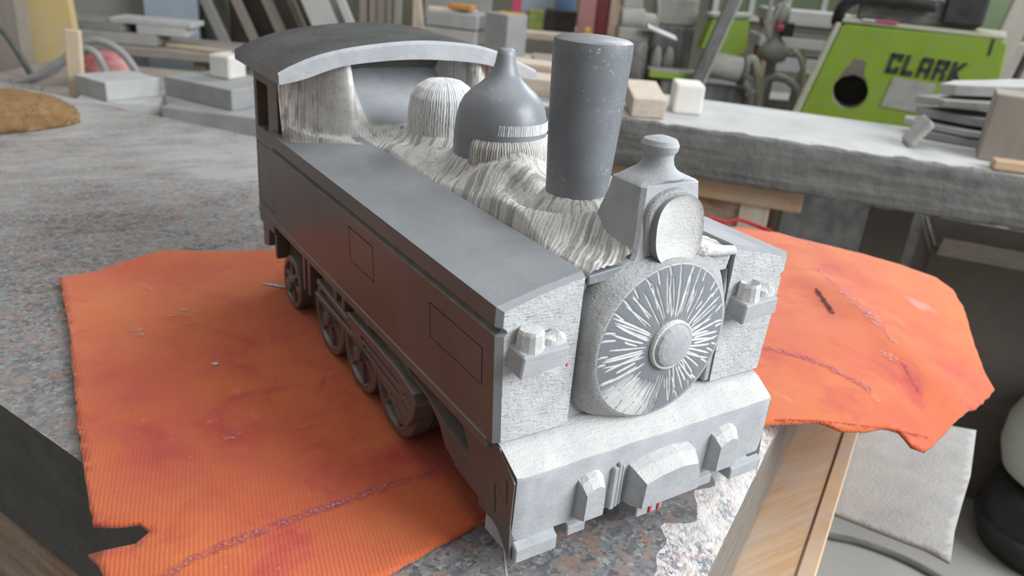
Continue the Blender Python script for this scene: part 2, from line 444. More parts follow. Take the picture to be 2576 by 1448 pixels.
def tube(name, pts, r, mat, parent=None, n=8, seg=10, loc=None, smooth=True):
    P = smoothpath(pts, n) if n > 1 else pts
    if isinstance(r, (list, tuple)): r = list(np.interp(np.linspace(0, 1, len(P)), np.linspace(0, 1, len(r)), r))
    return bmobj(name, tube_bm(P, r, seg), mat, parent, smooth, loc)
def cut(o, cutters):
    """carve the cutters out of o (exact boolean), remove the cutters"""
    for c in cutters:
        md = o.modifiers.new('b', 'BOOLEAN'); md.operation = 'DIFFERENCE'; md.solver = 'EXACT'; md.object = c
        bpy.context.view_layer.update()
        dg = bpy.context.evaluated_depsgraph_get()
        me = bpy.data.meshes.new_from_object(o.evaluated_get(dg))
        old = o.data; o.modifiers.clear(); o.data = me
        me.name = old.name; bpy.data.meshes.remove(old)
        mc = c.data; bpy.data.objects.remove(c); bpy.data.meshes.remove(mc)
def poly_field(name, outline, step, zfun, mats, parent=None, thick=0., smooth=True, extra=None, attr=None, jitter=0.):
    """constrained triangulation of an outline with an inner grid; z from zfun(x, y); optional thickness downwards"""
    out = []
    n = len(outline)
    for i in range(n):
        a = np.array(outline[i]); b = np.array(outline[(i+1) % n]); L = np.linalg.norm(b-a); k = max(1, int(L/step))
        for j in range(k): out.append(tuple(a+(b-a)*j/k))
    O = np.array(out); nb = len(out)
    x0, y0 = O.min(0); x1, y1 = O.max(0)
    gx, gy = np.meshgrid(np.arange(x0+step/2, x1, step), np.arange(y0+step/2, y1, step))
    gx = gx.ravel(); gy = gy.ravel()
    ins = np.zeros(len(gx), bool); j = nb-1
    for i in range(nb):
        xi, yi = O[i]; xj, yj = O[j]
        c = ((yi > gy) != (yj > gy)) & (gx < (xj-xi)*(gy-yi)/((yj-yi) if yj != yi else 1e-12)+xi)
        ins ^= c; j = i
    gp = np.stack([gx[ins], gy[ins]], 1)
    # drop grid points too close to the outline
    keep = np.ones(len(gp), bool)
    for s in range(0, len(gp), 2000):
        d = ((gp[s:s+2000, None, :]-O[None])**2).sum(2).min(1); keep[s:s+2000] = d > (step*.45)**2
    gp = gp[keep]
    pts = [Vector(p) for p in out]+[Vector(p) for p in gp]
    edges = [(i, (i+1) % nb) for i in range(nb)]
    res = delaunay_2d_cdt(pts, edges, [], 1, 1e-7)
    vo, fo = res[0], res[2]
    XY = np.array([(v.x, v.y) for v in vo]); Z = zfun(XY[:, 0], XY[:, 1])
    V = np.column_stack([XY, Z]); F = [tuple(f) for f in fo]
    if thick:
        ec = {}
        for f in F:
            for i in range(len(f)):
                e = (f[i], f[(i+1) % len(f)]); k = (min(e), max(e)); ec.setdefault(k, []).append(e)
        m = len(V)
        V2 = V.copy(); V2[:, 2] -= thick
        F2 = [tuple(i+m for i in f[::-1]) for f in F]
        S = [(e[0][1], e[0][0], e[0][0]+m, e[0][1]+m) for e in ec.values() if len(e) == 1]
        V = np.vstack([V, V2]); F = F+F2+S
    return obj(name, V, F, mats, parent, smooth)
def setattr_float(o, name, vals):
    a = o.data.attributes.new(name, 'FLOAT', 'POINT'); a.data.foreach_set('value', np.asarray(vals, np.float32))
def struct(o, label=None):
    o['kind'] = 'structure'
    if label: o['label'] = label
    return o
def autosmooth(o, ang=35):
    me = o.data
    me.polygons.foreach_set('use_smooth', [True]*len(me.polygons))
    bm = bmesh.new(); bm.from_mesh(me)
    for e in bm.edges:
        if len(e.link_faces) == 2 and e.calc_face_angle(0) > math.radians(ang): e.smooth = False
    bm.to_mesh(me); bm.free()
    return o

# ------------------------------------------------------------------ the hall
FLOOR = -0.86
struct(box('floor', -5, 9, -3, 10, FLOOR-.1, FLOOR, 'concrete_floor'), 'dusty grey concrete workshop floor')
# back wall square to the line of sight, some six metres away
WY = 5.4
vx, vy = .5613, .8276; rx, ry = .8276, -.5613         # horizontal view and right directions
def vp(r, d): return (CAM_POS.x+vx*d+rx*r, CAM_POS.y+vy*d+ry*r)
VR = math.atan2(ry, rx)                                  # yaw that turns local x to the image right
wc = vp(0, 6.0)
wall = box('wall_back', -6, 6, 0, .2, FLOOR, 2.6, 'olive_wall', None, loc=(wc[0], wc[1], 0), rot=(0, 0, VR)); struct(wall, 'olive grey plastered back wall of the workshop')

# ------------------------------------------------------------------ granite work slab
A = np.array([-.136, -.140]); B = np.array([.533, .221])
AB = (B-A)/np.linalg.norm(B-A); nAB = np.array([AB[1], -AB[0]])
slab = thing('granite_slab', 'thick speckled granite slab with a broken near edge, carrying the stone locomotive', 'slab', (0, .6, -.113))
OFF = Vector((0, .6, -.113))
L = np.linalg.norm(B-A); us = np.linspace(0, L, 180)
def inner(u):
    w = .017 + .024*(fbm(u*22, 0*u, 5)-.35) + .012*(vnoise(u*70, 0*u, 9)-.5)
    return np.clip(w, .004, .05)
rows = []
T = [0, .12, .26, .4, .55, .7, .85, 1.]
for t in T:
    w = inner(us)*(1-t)
    z = -.003 - (t**1.5)*.018*(1+.5*(fbm(us*30, us*0+t*3, 3)-.5)) - (0 if t in (0,) else .004*(fbm(us*90, us*0+t*9, 7)-.5)*(1 if t < 1 else .4))
    wj = w + (0 if t in (0, 1.) else .006*(fbm(us*60, us*0+t*7, 21)-.5))
    P = A[None]+us[:, None]*AB[None]-nAB[None]*wj[:, None]
    rows.append(np.column_stack([P, z]))
nU = len(us); V = np.vstack(rows); F = []
for i in range(len(rows)-1):
    for j in range(nU-1): F.append((i*nU+j, i*nU+j+1, (i+1)*nU+j+1, (i+1)*nU+j))
top_in = rows[0][:, :2]; low = rows[-1]
outl = [tuple(p) for p in top_in]+[(-.42, 1.70), (-.93, 1.66), (-.3201, .2787)]
vt = [(x, y, -.003) for x, y in outl]
o = obj('slab_top', vt, [tuple(range(len(vt)))], 'granite', slab)
obj('broken_edge', V, F, 'granite_fracture', slab, True)
# vertical faces
bot = [(p[0], p[1], -.113) for p in low]
Vs = [tuple(p) for p in low]+bot; Fs = [(j, j+1, nU+j+1, nU+j) for j in range(nU-1)]
obj('sawn_side', Vs, Fs, 'granite_side', slab, True)
per = [tuple(B), (-.42, 1.70), (-.93, 1.66), (-.3201, .2787), tuple(A)]
per[0] = tuple(low[-1][:2]); pin = [tuple(top_in[-1])]+per[1:4]+[tuple(top_in[0])]
Vs = []; Fs = []
for i in range(4):
    k = len(Vs)
    Vs += [(*pin[i], -.003), (*pin[i+1], -.003), (*(per[i+1]), -.113), (*(per[i]), -.113)]; Fs.append((k, k+1, k+2, k+3))
obj('slab_body', Vs, Fs, 'granite_flank', slab)
obj('slab_underside', [(x, y, -.113) for x, y in [tuple(low[0][:2])]+per], [tuple(range(6))], 'granite_side', slab)
# scratches on the top
for k, (a, b) in enumerate([((-.118, -.055), (-.082, .012)), ((-.082, -.035), (-.053, -.075)), ((-.05, -.045), (-.044, -.06)), ((-.06, -.03), (-.075, -.035))]):
    a = Vector((*a, -.0028)); b = Vector((*b, -.0028)); mid = (a+b)/2+Vector((.002, .002, 0))
    obj('scratch', [a+Vector((.0006, 0, 0)), mid+Vector((.0009, 0, 0)), b+Vector((.0004, 0, 0)), b-Vector((.0004, 0, 0)), mid-Vector((.0006, 0, 0)), a-Vector((.0004, 0, 0))],
        [(0, 1, 2, 3, 4, 5)], 'bench_dusty', slab)
OFF = Vector((0, 0, 0))

# timber under the slab
OFF = Vector((.35, .12, -.19))
pl = thing('support_plank', 'light wooden plank under the right edge of the granite slab', 'plank', (.35, .12, -.19))
pa = math.atan2(AB[1], AB[0])
def along(u, w, z): p = A+AB*u+nAB*w; return (p[0], p[1], z)
def bar(name, u0, u1, w0, w1, z0, z1, mat, parent, bev=.0015):
    bm = bxbm(0, u1-u0, w0, w1, z0, z1, bev)
    M = Matrix.Rotation(pa, 4, 'Z'); 
    for v in bm.verts:
        c = v.co.copy(); q = A+AB*(u0+c.x)+nAB*c.y; v.co = Vector((q[0], q[1], c.z))
    return bmobj(name, bm, mat, parent)
bar('plank_board', .05, .71, -.16, .042, -.135, -.115, 'wood_x', pl)
bar('edge_batten', .05, .712, .042, .056, -.150, -.1135, 'pale_wood', pl)
OFF = Vector((.2, .5, FLOOR))
tr = thing('slab_trestle', 'dark wooden trestle frame under the granite slab', 'trestle', (.2, .5, FLOOR))
box('top_rail', -.30, .36, .16, .24, -.235, -.151, 'wood_brown', tr, .003)
box('top_rail', -.50, .16, 1.0, 1.08, -.19, -.114, 'wood_brown', tr, .003)
for x, y, zt in ((-.1, .18, -.235), (.30, .18, -.235), (-.42, 1.02, -.19), (.10, 1.02, -.19)):
    box('leg', x, x+.06, y, y+.06, FLOOR, zt, 'wood_brown', tr, .003)
box('spacer', -.16, .36, .17, .23, -.151, -.1352, 'wood_brown', tr, .001)
e1 = np.array([-.4024, .9155]); n1_ = np.array([.9155, .4024])
q = [A+e1*.30+n1_*.004, A+e1*1.70+n1_*.004, A+e1*1.70+n1_*.085, A+e1*.30+n1_*.085]
prism('side_beam', [tuple(t_) for t_ in q], 'z', -.215, -.1135, 'wood_brown', tr, .003)
OFF = Vector((0, 0, 0))

# ------------------------------------------------------------------ cloth
CL = [(-.2667, .4781), (-.2697, .3644), (-.2778, .2308), (-.2804, .1707), (-.2816, .12), (-.2716, .1123), (-.2591, .108), (-.2551, .0984), (-.2646, .0931), (-.2778, .0963), (-.2864, .0971), (-.2829, .0903), (-.2823, .0753), (-.262, .02), (-.2162, -.0009), (-.1571, .0123), (-.0832, .0276),
      (0., .046), (.09, .040), (.1599, .0226), (.1804, .0136), (.1975, .0087), (.2049, -.0041), (.2284, -.0123), (.2452, -.0132), (.2575, -.0213), (.2528, -.0352), (.2605, -.0427), (.2918, -.0359), (.3332, -.0259), (.3757, -.0188), (.456, .0027), (.4777, .0278), (.5201, .0631), (.5797, .1097), (.6094, .1401), (.6120, .1636), (.5662, .2173), (.5231, .3286), (.496, .3608), (.43, .385), (.3, .46), (.1, .492), (-.0735, .488), (-.1186, .4999), (-.1613, .5157), (-.2053, .492), (-.2373, .4815)]
def clz(x, y):
    d = np.maximum((x-.122)*.475+(y+.001)*-.88, 0); d2 = np.maximum((x+.2816)*-.9155+(y-.1911)*-.4024, 0); d3 = np.maximum((x-.0384)*.84+(y-.9883)*.542, 0)
    z = -1.5*d*d-2.*d2*d2-.6*d3*d3
    # gentle lifts of the stiff felt, flattened under the sculpture
    m_ = sst((np.abs(x)-.13)/.1)
    lift = .0035*fbm(x*9, y*9, 31, 2)+.002*fbm(x*26, y*26, 35, 2)
    rid = .007*np.exp(-((x-.40-.35*(y-.10))/.030)**2)*sst((x-.2)/.15)*sst((.30-y)/.2)
    bk = .010*np.exp(-(((x+.165)/.05)**2+((y-.50)/.030)**2))
    return z+m_*(lift+rid+bk)+.0002
rag = []
random.seed(4)
for i in range(len(CL)):
    a = np.array(CL[i]); b = np.array(CL[(i+1) % len(CL)]); Ls = np.linalg.norm(b-a); k = max(1, int(Ls/.007))
    for j in range(k):
        p = a+(b-a)*j/k
        rag.append((p[0]+random.uniform(-.0007, .0007), p[1]+random.uniform(-.0007, .0007)))
OFF = Vector((.1, .25, 0))
cloth = thing('felt_cloth', 'orange red woven felt mat with torn edges under the stone locomotive', 'cloth', (.1, .25, 0))
poly_field('felt_sheet', rag, .0055, clz, 'orange_felt', cloth, .0028)
def on_cloth(pts, h=.0006):
    return [(x, y, float(clz(np.array([x]), np.array([y]))[0])+h) for x, y in pts]
def ribbon(name, pts, w, mat, seed=0, h=.0006, rag=.35, parent=None):
    P = smoothpath([(*p, 0) for p in pts], 14); rnd = random.Random(seed); Lf = []; Rf = []
    for i, p in enumerate(P):
        t = (P[min(i+1, len(P)-1)]-P[max(i-1, 0)]).normalized(); nn = Vector((-t.y, t.x, 0))
        taper = min(1, i/3+.15, (len(P)-1-i)/3+.15)
        Lf.append((p+nn*w*taper*(1+rnd.uniform(-rag, rag)))[:2]); Rf.append((p-nn*w*taper*(1+rnd.uniform(-rag, rag)))[:2])
    V = on_cloth(Lf+Rf, h); n = len(P)
    return obj(name, V, [(i, i+1, n+i+1, n+i) for i in range(n-1)], mat, parent or cloth)
def stitches(name, pts, w, seed=0, pitch=.0042):
    P = smoothpath([(*p, 0) for p in pts], 30); rnd = random.Random(seed); V = []; F = []; acc = 0; s = 1
    for i in range(1, len(P)-1):
        acc += (P[i]-P[i-1]).length
        if acc < pitch: continue
        acc = 0; s = -s
        t = (P[i+1]-P[i-1]).normalized(); nn = Vector((-t.y, t.x, 0)); d = (t*.55+nn*.85*s).normalized(); q = Vector((-d.y, d.x, 0))*.0007
        c = P[i]+nn*rnd.uniform(-.3, .3)*w; a = c-d*w*.9; b = c+d*w*.9
        k = len(V); V += on_cloth([(a+q)[:2], (b+q)[:2], (b-q)[:2], (a-q)[:2]], .0009); F.append((k, k+1, k+2, k+3))
    o = obj(name, V, F, 'smear_paint', cloth); o['kind'] = 'stuff'
    return o
ribbon('seam', [(-.262, .060), (-.235, .066), (-.19, .073), (-.14, .078), (-.09, .082)], .0030, 'seam_thread', 2)
stitches('seam_stitches', [(-.262, .060), (-.235, .066), (-.19, .073), (-.14, .078), (-.09, .082)], .0018, 2, .0030)
ribbon('seam', [(.20, .135), (.235, .115), (.262, .085), (.275, .05), (.282, .02)], .0042, 'seam_thread', 3, rag=.25)
stitches('seam_stitches', [(.20, .135), (.235, .115), (.262, .085), (.275, .05), (.282, .02)], .0024, 3, .0034)
for k, (pts, w, mt) in enumerate([
        ([(.455, .215), (.44, .185), (.425, .165)], .0018, 'smear_paint'), ([(.425, .165), (.408, .128), (.395, .10), (.387, .083)], .006, 'smear_paint'),
        ([(.387, .083), (.378, .07), (.372, .06)], .0022, 'smear_paint'), ([(.352, .062), (.348, .045)], .005, 'smear_paint'),
        ([(.405, .178), (.385, .15), (.368, .127)], .0022, 'tear_shadow'), ([(.345, .255), (.352, .236)], .003, 'smear_paint'), ([(.275, .21), (.285, .196)], .004, 'smear_paint'),
        ([(.285, .034), (.276, .018), (.270, .008)], .0022, 'smear_paint'), ([(.355, .042), (.338, .018), (.33, .006)], .0020, 'seam_thread'),
        ([(-.196, .362), (-.178, .372)], .004, 'smear_paint'), ([(-.182, .357), (-.172, .367)], .003, 'smear_paint'), ([(-.226, .352), (-.222, .333)], .004, 'smear_paint'),
        ([(-.205, .338), (-.172, .345)], .0012, 'smear_paint'), ([(-.208, .44), (-.202, .43), (-.200, .42)], .0025, 'smear_paint'), ([(-.183, .268), (-.179, .27)], .002, 'bench_dusty'),
        ([(-.205, .19), (-.198, .192)], .002, 'smear_paint'), ([(-.200, .168), (-.188, .172)], .003, 'smear_paint'), ([(-.121, .205), (-.112, .222)], .0013, 'seam_thread'),
        ([(-.105, .405), (-.085, .385), (-.078, .372)], .0022, 'bench_dusty')]):
    ribbon('smear' if mt != 'tear_shadow' else 'tear', pts, w, mt, 40+k, .0008, .5)
# frayed crimson hem pieces
tube('hem', [(.43, .385, .006), (.452, .383, .011), (.472, .372, .007), (.49, .366, .010), (.505, .352, .006), (.517, .335, .002)], .0024, 'crimson_felt', cloth)
random.seed(9)
V = []; F = []
for i in range(90):
    t = i/90; x = .165+.115*t; y = .020-.060*t**1.2; z0 = float(clz(np.array([x]), np.array([y]))[0])
    y = .0226-(x-.1599)*.5
    z0 = float(clz(np.array([x]), np.array([y+.004]))[0])
    k = len(V); a = Vector((x, y+.004, z0+.0006)); d = Vector((random.uniform(-.004, .004), random.uniform(-.007, .002), random.uniform(-.001, .0018)))
    V += [a+Vector((-.0005, 0, 0)), a+Vector((.0005, 0, 0)), a+d]; F.append((k, k+1, k+2))
fr = obj('fray', V, F, 'crimson_felt', cloth); fr['kind'] = 'stuff'
OFF = Vector((0, 0, 0))

# ------------------------------------------------------------------ stone locomotive
OFF = Vector((0, .2, 0))
loco = thing('locomotive_sculpture', 'half finished tank locomotive carved from blue grey stone, standing on the orange cloth', 'sculpture', (0, .2, 0))

# --- side tanks: profile (x,z) of the left one, lofted along y with a narrow polished arris at the front
def tank(side):
    prof = [(-.1045, .152), (-.1045, .1415), (-.1008, .1393), (-.1008, .1380), (-.1040, .1362), (-.1022, .105), (-.1003, .0725), (-.0545, .0725), (-.0545, .1634), (-.080, .1582)]
    ins = [(-.1015, .1500), (-.1015, .1415), (-.0990, .1393), (-.0990, .1380), (-.1005, .1362), (-.0990, .105), (-.0972, .0740), (-.0545, .0740), (-.0545, .1612), (-.080, .1560)]
    rings = []
    ys = [0., .0032]+list(np.linspace(.02, .372, 12))
    for i, y in enumerate(ys):
        pr = ins if i == 0 else prof
        rings.append([(side*-x if side > 0 else x, y, z) for x, z in pr])
    V, F = loft(rings)
    n = len(prof); fm = [0]*len(F)
    for k in range(len(F)):
        if k < (len(ys)-1)*n:
            j = k % n
            fm[k] = 1 if j in (0, 1, 2, 3, 4, 5) else 0
            if k < n: fm[k] = 0
    fm[-2] = 2
    o = obj('side_tank', V, F, ['lit_top_stone', 'shaded_side_stone', 'hammered_front'], loco, False, fm)
    return o
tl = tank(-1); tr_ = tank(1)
def frame_cutters(x, y0, y1, z0, z1, w, d):
    bm = bmesh.new()
    for a in ((y0-w, y1+w, z0-w, z0), (y0-w, y1+w, z1, z1+w), (y0-w, y0, z0, z1), (y1, y1+w, z0, z1)):
        bxbm(x-.01, x+d, *a, 0, 1, bm)
    return bm
def cutter_boxes(lst):
    out = []
    for b in lst: out.append(bmobj('c', bxbm(*b), 'shaded_side_stone', loco))
    return out
def panel_cut(o, xs, y0, y1, z0, z1, w=.0011, d=.0016):
    L_ = []
    for a in ((y0-w, y1+w, z0-w, z0), (y0-w, y1+w, z1, z1+w), (y0-w, y0, z0-w, z1+w), (y1, y1+w, z0-w, z1+w)):
        L_.append((xs-.02, xs+d, *a))
    cut(o, cutter_boxes(L_))
panel_cut(tl, -.1022, .155, .194, .104, .1275)
panel_cut(tl, -.1022, .0155, .073, .1025, .1232)
# --- core between the tanks and smokebox front
V, F = loft([[(-.0515, y, .0735), (.0515, y, .0735), (.0515, y, .1615), (.02, y, .1655), (0, y, .1665), (-.02, y, .1655), (-.0515, y, .1615)] for y in (.006, .34)])
obj('boiler_core', V, F, 'hammered_drum', loco)
# deck strip along the front top edge
pts = [(-.0525, .1612), (-.03, .1640), (.0, .1658), (.018, .1668), (.018, .1600), (-.0525, .1560)]
prism('deck_edge', pts, 'y', -.0005, .02, ['blue_stone'], loco, .0007)
# right-hand broken deck rim with its rod-like white edge
tube('deck_rim', [(.020, .001, .1645), (.036, .0, .1632), (.052, .0005, .1612)], [.0028, .0033, .0028], 'dusty_white', loco, 5, 8)
prism('deck_rim_block', [(.006, .150), (.051, .1485), (.0535, .1600), (.018, .1635), (.006, .1645)], 'y', .0015, .05, 'hammered_front', loco, .001)

# --- chiselled top of the boiler: a carved relief surface
def ridged(ph, seed, al=None):
    k = np.floor(ph); u = ph-k
    c = .5+.28*(_hash(k, k*0+7, seed)-.5)                      # uneven stroke widths
    u = np.where(u < c, u/c*.5, .5+(u-c)/(1-c)*.5)
    f = np.sin(np.pi*u)
    amp = .45+.55*_hash(k, k*0+3, seed)
    if al is not None:                                          # strokes start and stop
        seg = vnoise(al+61*_hash(k, k*0+5, seed), k*1.7, seed+2)
        amp = amp*(.22+.78*sst((seg-.25)/.3))
    return f**.75*amp
gx = np.arange(-.1005, .10051, .00068); gy = np.arange(.0008, .372, .00072)
X, Y = np.meshgrid(gx, gy)
ax = np.abs(X)
foot = .0545+np.where(Y > .225, .046*sst((Y-.225)/.115)**1.6, 0)          # half width of the carved zone
base = .1622+.0052*(1-np.clip(ax/.0545, 0, 1)**2)
rc = np.hypot(X, Y-.083); th = np.arctan2(Y-.083, X)
rd = np.hypot(X, Y-.176); r2 = np.hypot(X, Y-.262)
H = base.copy()
H += .0095*np.exp(-(np.maximum(rc-.018, 0)/.0095)**2)
ring = np.exp(-((rc-.0485)/.0115)**2)
angw = sst((np.cos(th-math.radians(200))+.42)/.5)
H += (.0080+.0030*sst((np.cos(th-math.radians(160))+.2)/.8))*ring*angw
H += .0115*np.exp(-(((X+.036)/.013)**2+((Y-.136)/.017)**2))
H -= .0045*np.exp(-((rc-.031)/.007)**2)
H += .013*np.exp(-(np.maximum(rd-.029, 0)/.010)**2)+.010*np.exp(-(((X+.004)/.024)**2+((Y-.137)/.017)**2))
H += .0085*np.exp(-(np.maximum(r2-.022, 0)/.009)**2)
H += .0065*np.exp(-(((X+.034)/.012)**2+((Y-.222)/.014)**2))+.003*np.exp(-(((X+.045)/.01)**2+((Y-.25)/.02)**2))
lampd = np.maximum(np.maximum(ax-.021, np.maximum(Y-.036, -.003-Y)), 0)
H += .0055*np.exp(-(lampd/.008)**2)
# right side mirror bulge
H += .007*np.exp(-(((X-.040)/.012)**2+((Y-.10)/.03)**2))
edge = np.clip((foot-ax)/.0045, 0, 1)
H = np.where(edge < 1, .1600-.09*np.maximum(ax-.0545, 0)*1.6+(H-.1600+.09*np.maximum(ax-.0545, 0)*1.6)*sst(edge), H)
# rise to the cab
y0 = np.where(ax > .052, .292+.050*sst((ax-.052)/.05), .292)
wdt = .018+.052*sst((.060-ax)/.022)
t = np.clip((Y-y0)/wdt, 0, 1.6)
rise = np.where(wdt < .03, .055*sst(t), .046*np.clip(t, 0, 1.1)**1.7)
H = np.maximum(H, np.where(Y > y0, np.minimum(H, .166)+rise, H))
smooth_zone = sst((Y-.300)/.012)*sst((.046-ax)/.012)
# tool marks
wob = .0060*fbm(X*45, Y*45, 11)+.0030*fbm(X*150, Y*150, 12)
ph1 = (Y-.75*X+wob)/.0030
ph1r = (Y+.75*X+wob)/.0030
phL = np.where(X < 0, ph1, ph1r)
ph2 = th/(2*math.pi)*118+2.2*fbm(X*70, Y*70, 13)
wr = sst((.040-rc)/.010)
ph3 = (X-.35*Y+.6*wob)/.0030
wc_ = sst((Y-.268)/.02)
ph4 = np.arctan2(Y-.176, X)/(2*math.pi)*150+2.*fbm(X*70, Y*70, 15)
wd = sst((.050-rd)/.008)*sst((Y-.118)/.02)
alL = (.8*Y+ax)/.0075; alc = rc/.006; ald = rd/.006; alw = (Y*.8+H)/.008
rg = ridged(phL, 1, alL); rg = rg*(1-wr)+ridged(ph2, 2, alc)*wr; rg = rg*(1-wd)+ridged(ph4, 5, ald)*wd; rg = rg*(1-wc_)+ridged(ph3, 3, alw)*wc_
brk = sst((fbm(X*45, Y*45, 23)-.28)/.25)
amp = .00120*(.40+.60*brk)
dusty = sst((fbm(X*28+3, Y*28, 41)-.52)/.2)*sst((Y-.17)/.05)
amp = amp*(1-.7*dusty)*(1-smooth_zone)
H = H+amp*(rg-.6)+.0008*(fbm(X*160, Y*160, 51)-.5)*(1-smooth_zone)
cutv = np.clip(.28+.95*rg+.2*dusty+.14*(fbm(X*220, Y*220, 61)-.5), 0, 1)
cutv = np.maximum(cutv, .95*smooth_zone)
keep = (ax <= foot+.0015)
ny, nx = X.shape
idx = -np.ones(X.shape, int); idx[keep] = np.arange(keep.sum())
V = np.column_stack([X[keep], Y[keep], H[keep]])
a = idx[:-1, :-1]; b = idx[:-1, 1:]; c = idx[1:, 1:]; d = idx[1:, :-1]
ok = (a >= 0) & (b >= 0) & (c >= 0) & (d >= 0)
# leave out what lies inside chimney, dome and lamp
inn = (np.hypot(X, Y-.083) < .014) | (np.hypot(X, Y-.176) < .025) | (np.hypot(X, Y-.262) < .018)
ok &= ~inn[:-1, :-1]
F = np.stack([a[ok], b[ok], c[ok], d[ok]], 1)
fs = (smooth_zone[:-1, :-1][ok] > .5).astype(int)
me = bpy.data.meshes.new('carved_boiler_top'); me.from_pydata((V-np.array(OFF)).tolist(), [], F.tolist())
me.materials.append(MATS['chiselled_stone']); me.materials.append(MATS['sawn_grey']); me.polygons.foreach_set('material_index', fs)
me.polygons.foreach_set('use_smooth', [True]*len(me.polygons)); me.update()
bt = bpy.data.objects.new('carved_boiler_top', me); COL.objects.link(bt); bt.parent = loco
setattr_float(bt, 'cut', cutv[keep]); bt['label'] = 'rough boiler top covered in white point-chisel strokes'

# --- chimney
prof = [(.0192, .166), (.0189, .1745), (.0192, .182), (.0203, .20), (.0214, .22), (.0223, .242), (.0229, .258), (.0229, .2625), (.0225, .2652), (.0205, .2662), (.012, .2674), (.0, .2680)]
V, F = lathe(prof, (0, .0845), 72, lambda r, z, a: r*(1+.006*math.sin(3*a+1)+.004*math.sin(7*a)))
ch = autosmooth(obj('chimney', V, F, 'chimney_stone', loco), 40); ch['label'] = 'smooth tapered chimney'
V, F = lathe([(.0194, .1715), (.0212, .1725), (.0205, .1750), (.0190, .1757)], (0, .0845), 60, lambda r, z, a: r*(1+.03*math.sin(9*a)*(r > .0195)+.02*math.sin(23*a+2)))
obj('chimney_collar', V, F, 'dusty_white', loco, True)

# --- bell shaped steam dome
prof = [(.0325, .164), (.0327, .178), (.0324, .190), (.0316, .200), (.0298, .2085), (.0268, .2145), (.0222, .2195), (.0165, .2240), (.0118, .2285), (.0088, .2330), (.0071, .2380), (.0063, .2430), (.0057, .2466), (.0040, .2476), (0, .2478)]
V, F = lathe(prof, (0, .176), 72, lambda r, z, a: r*(1+.012*math.sin(2*a+.5)+.006*math.sin(5*a)*(z > .21)))
dm = obj('steam_dome', V, F, 'blue_stone', loco, True); dm['label'] = 'smooth bell shaped dome with a short finial'
# chiselled band round the foot of the dome
def band(name, c, zr, rfun, nstroke, mat, a0=0, a1=2*math.pi, nz=14, na=420, amp=.0007, parent=loco, seed=1):
    zs = zr[0]+(zr[1]-zr[0])*np.sin(np.linspace(0, math.pi/2, nz)); aa = np.linspace(a0, a1, na)
    Zg, Ag = np.meshgrid(zs, aa, indexing='ij')
    ph = Ag/(2*math.pi)*nstroke+.8*fbm(Ag*14, Zg*300, seed)
    rg = ridged(ph, seed)
    R = rfun(Zg, Ag)+amp*(rg-.5)
    V = np.column_stack([(c[0]+R*np.cos(Ag)).ravel(), (c[1]+R*np.sin(Ag)).ravel(), Zg.ravel()])
    F = [(i*na+j, i*na+j+1, (i+1)*na+j+1, (i+1)*na+j) for i in range(nz-1) for j in range(na-1)]
    o = obj(name, V, F, mat, parent, True); setattr_float(o, 'cut', np.clip(rg.ravel()*1.1, 0, 1))
    return o
band('dome_collar', (0, .176), (.168, .1925), lambda z, a: .0335+.0035*np.sin(np.clip((z-.168)/.0245, 0, 1)*math.pi)**.7-.002*np.clip((z-.188)/.004, 0, 1), 130, 'chiselled_stone', math.radians(205), math.radians(370), amp=.0009)
band('dome_tool_band', (0, .176), (.1955, .2025), lambda z, a: .0322-.10*(z-.1955), 130, 'chiselled_white', math.radians(235), math.radians(350), 8, amp=.0006, seed=4)

# --- second, rough dome by the cab
def r2f(z, a): return np.interp(z, [.165, .19, .200, .207, .2115, .2135], [.0268, .0262, .0245, .0200, .0130, .0004])
V, F = lathe([(float(r2f(z+.0012, 0))*.95, z) for z in (.165, .19, .2, .206, .2105, .2122)]+[(0, .2123)], (0, .262), 40)
sd = obj('sand_dome', V, F, 'chiselled_dark', loco, True); sd['label'] = 'rough blocked-out second dome'
setattr_float(sd, 'cut', np.full(len(sd.data.vertices), .6))
o = band('sand_dome_face', (0, .262), (.166, .2135), r2f, 78, 'chiselled_white', 0, 2*math.pi, 40, 460, .0009, sd, 6)

# --- lamp housing with knob at the front
def rrect(hx, y0, y1, z, n=4.0, m=40):
    out = []; cy = (y0+y1)/2; hy = (y1-y0)/2
    for j in range(m):
        a = 2*math.pi*j/m; c = math.cos(a); s = math.sin(a)
        out.append((hx*math.copysign(abs(c)**(2/n), c), cy+hy*math.copysign(abs(s)**(2/n), s), z))
    return out
def octo(hx, y0, y1, z, c):
    return [(-hx+c, y0, z), (hx-c, y0, z), (hx, y0+c, z), (hx, y1-c, z), (hx-c, y1, z), (-hx+c, y1, z), (-hx, y1-c, z), (-hx, y0+c, z)]
def circ8(r_, cy, z): return [(r_*math.cos(math.radians(247.5+45*j)), cy+r_*math.sin(math.radians(247.5+45*j)), z) for j in range(8)]
R0 = [octo(.0275, -.001, .054, .1600, .002), octo(.0240, .000, .046, .1680, .002), octo(.0222, .001, .038, .180, .002), octo(.0210, .003, .033, .1950, .0022), octo(.0202, .004, .0315, .2030, .0022), octo(.0192, .005, .030, .2040, .003)]
R0 += [circ8(r_, .018, z) for r_, z in ((.0150, .2062), (.0112, .2085), (.0090, .2112), (.0081, .2145), (.0083, .2172), (.0098, .2192), (.0102, .2218), (.0088, .2243), (.0045, .2256))]
def sub(ring_, k=6, rnd_=False):
    out = []
    for i in range(8):
        p, q = Vector(ring_[i]), Vector(ring_[(i+1) % 8])
        for t_ in range(k): out.append(p.lerp(q, t_/k))
    return out
R = []
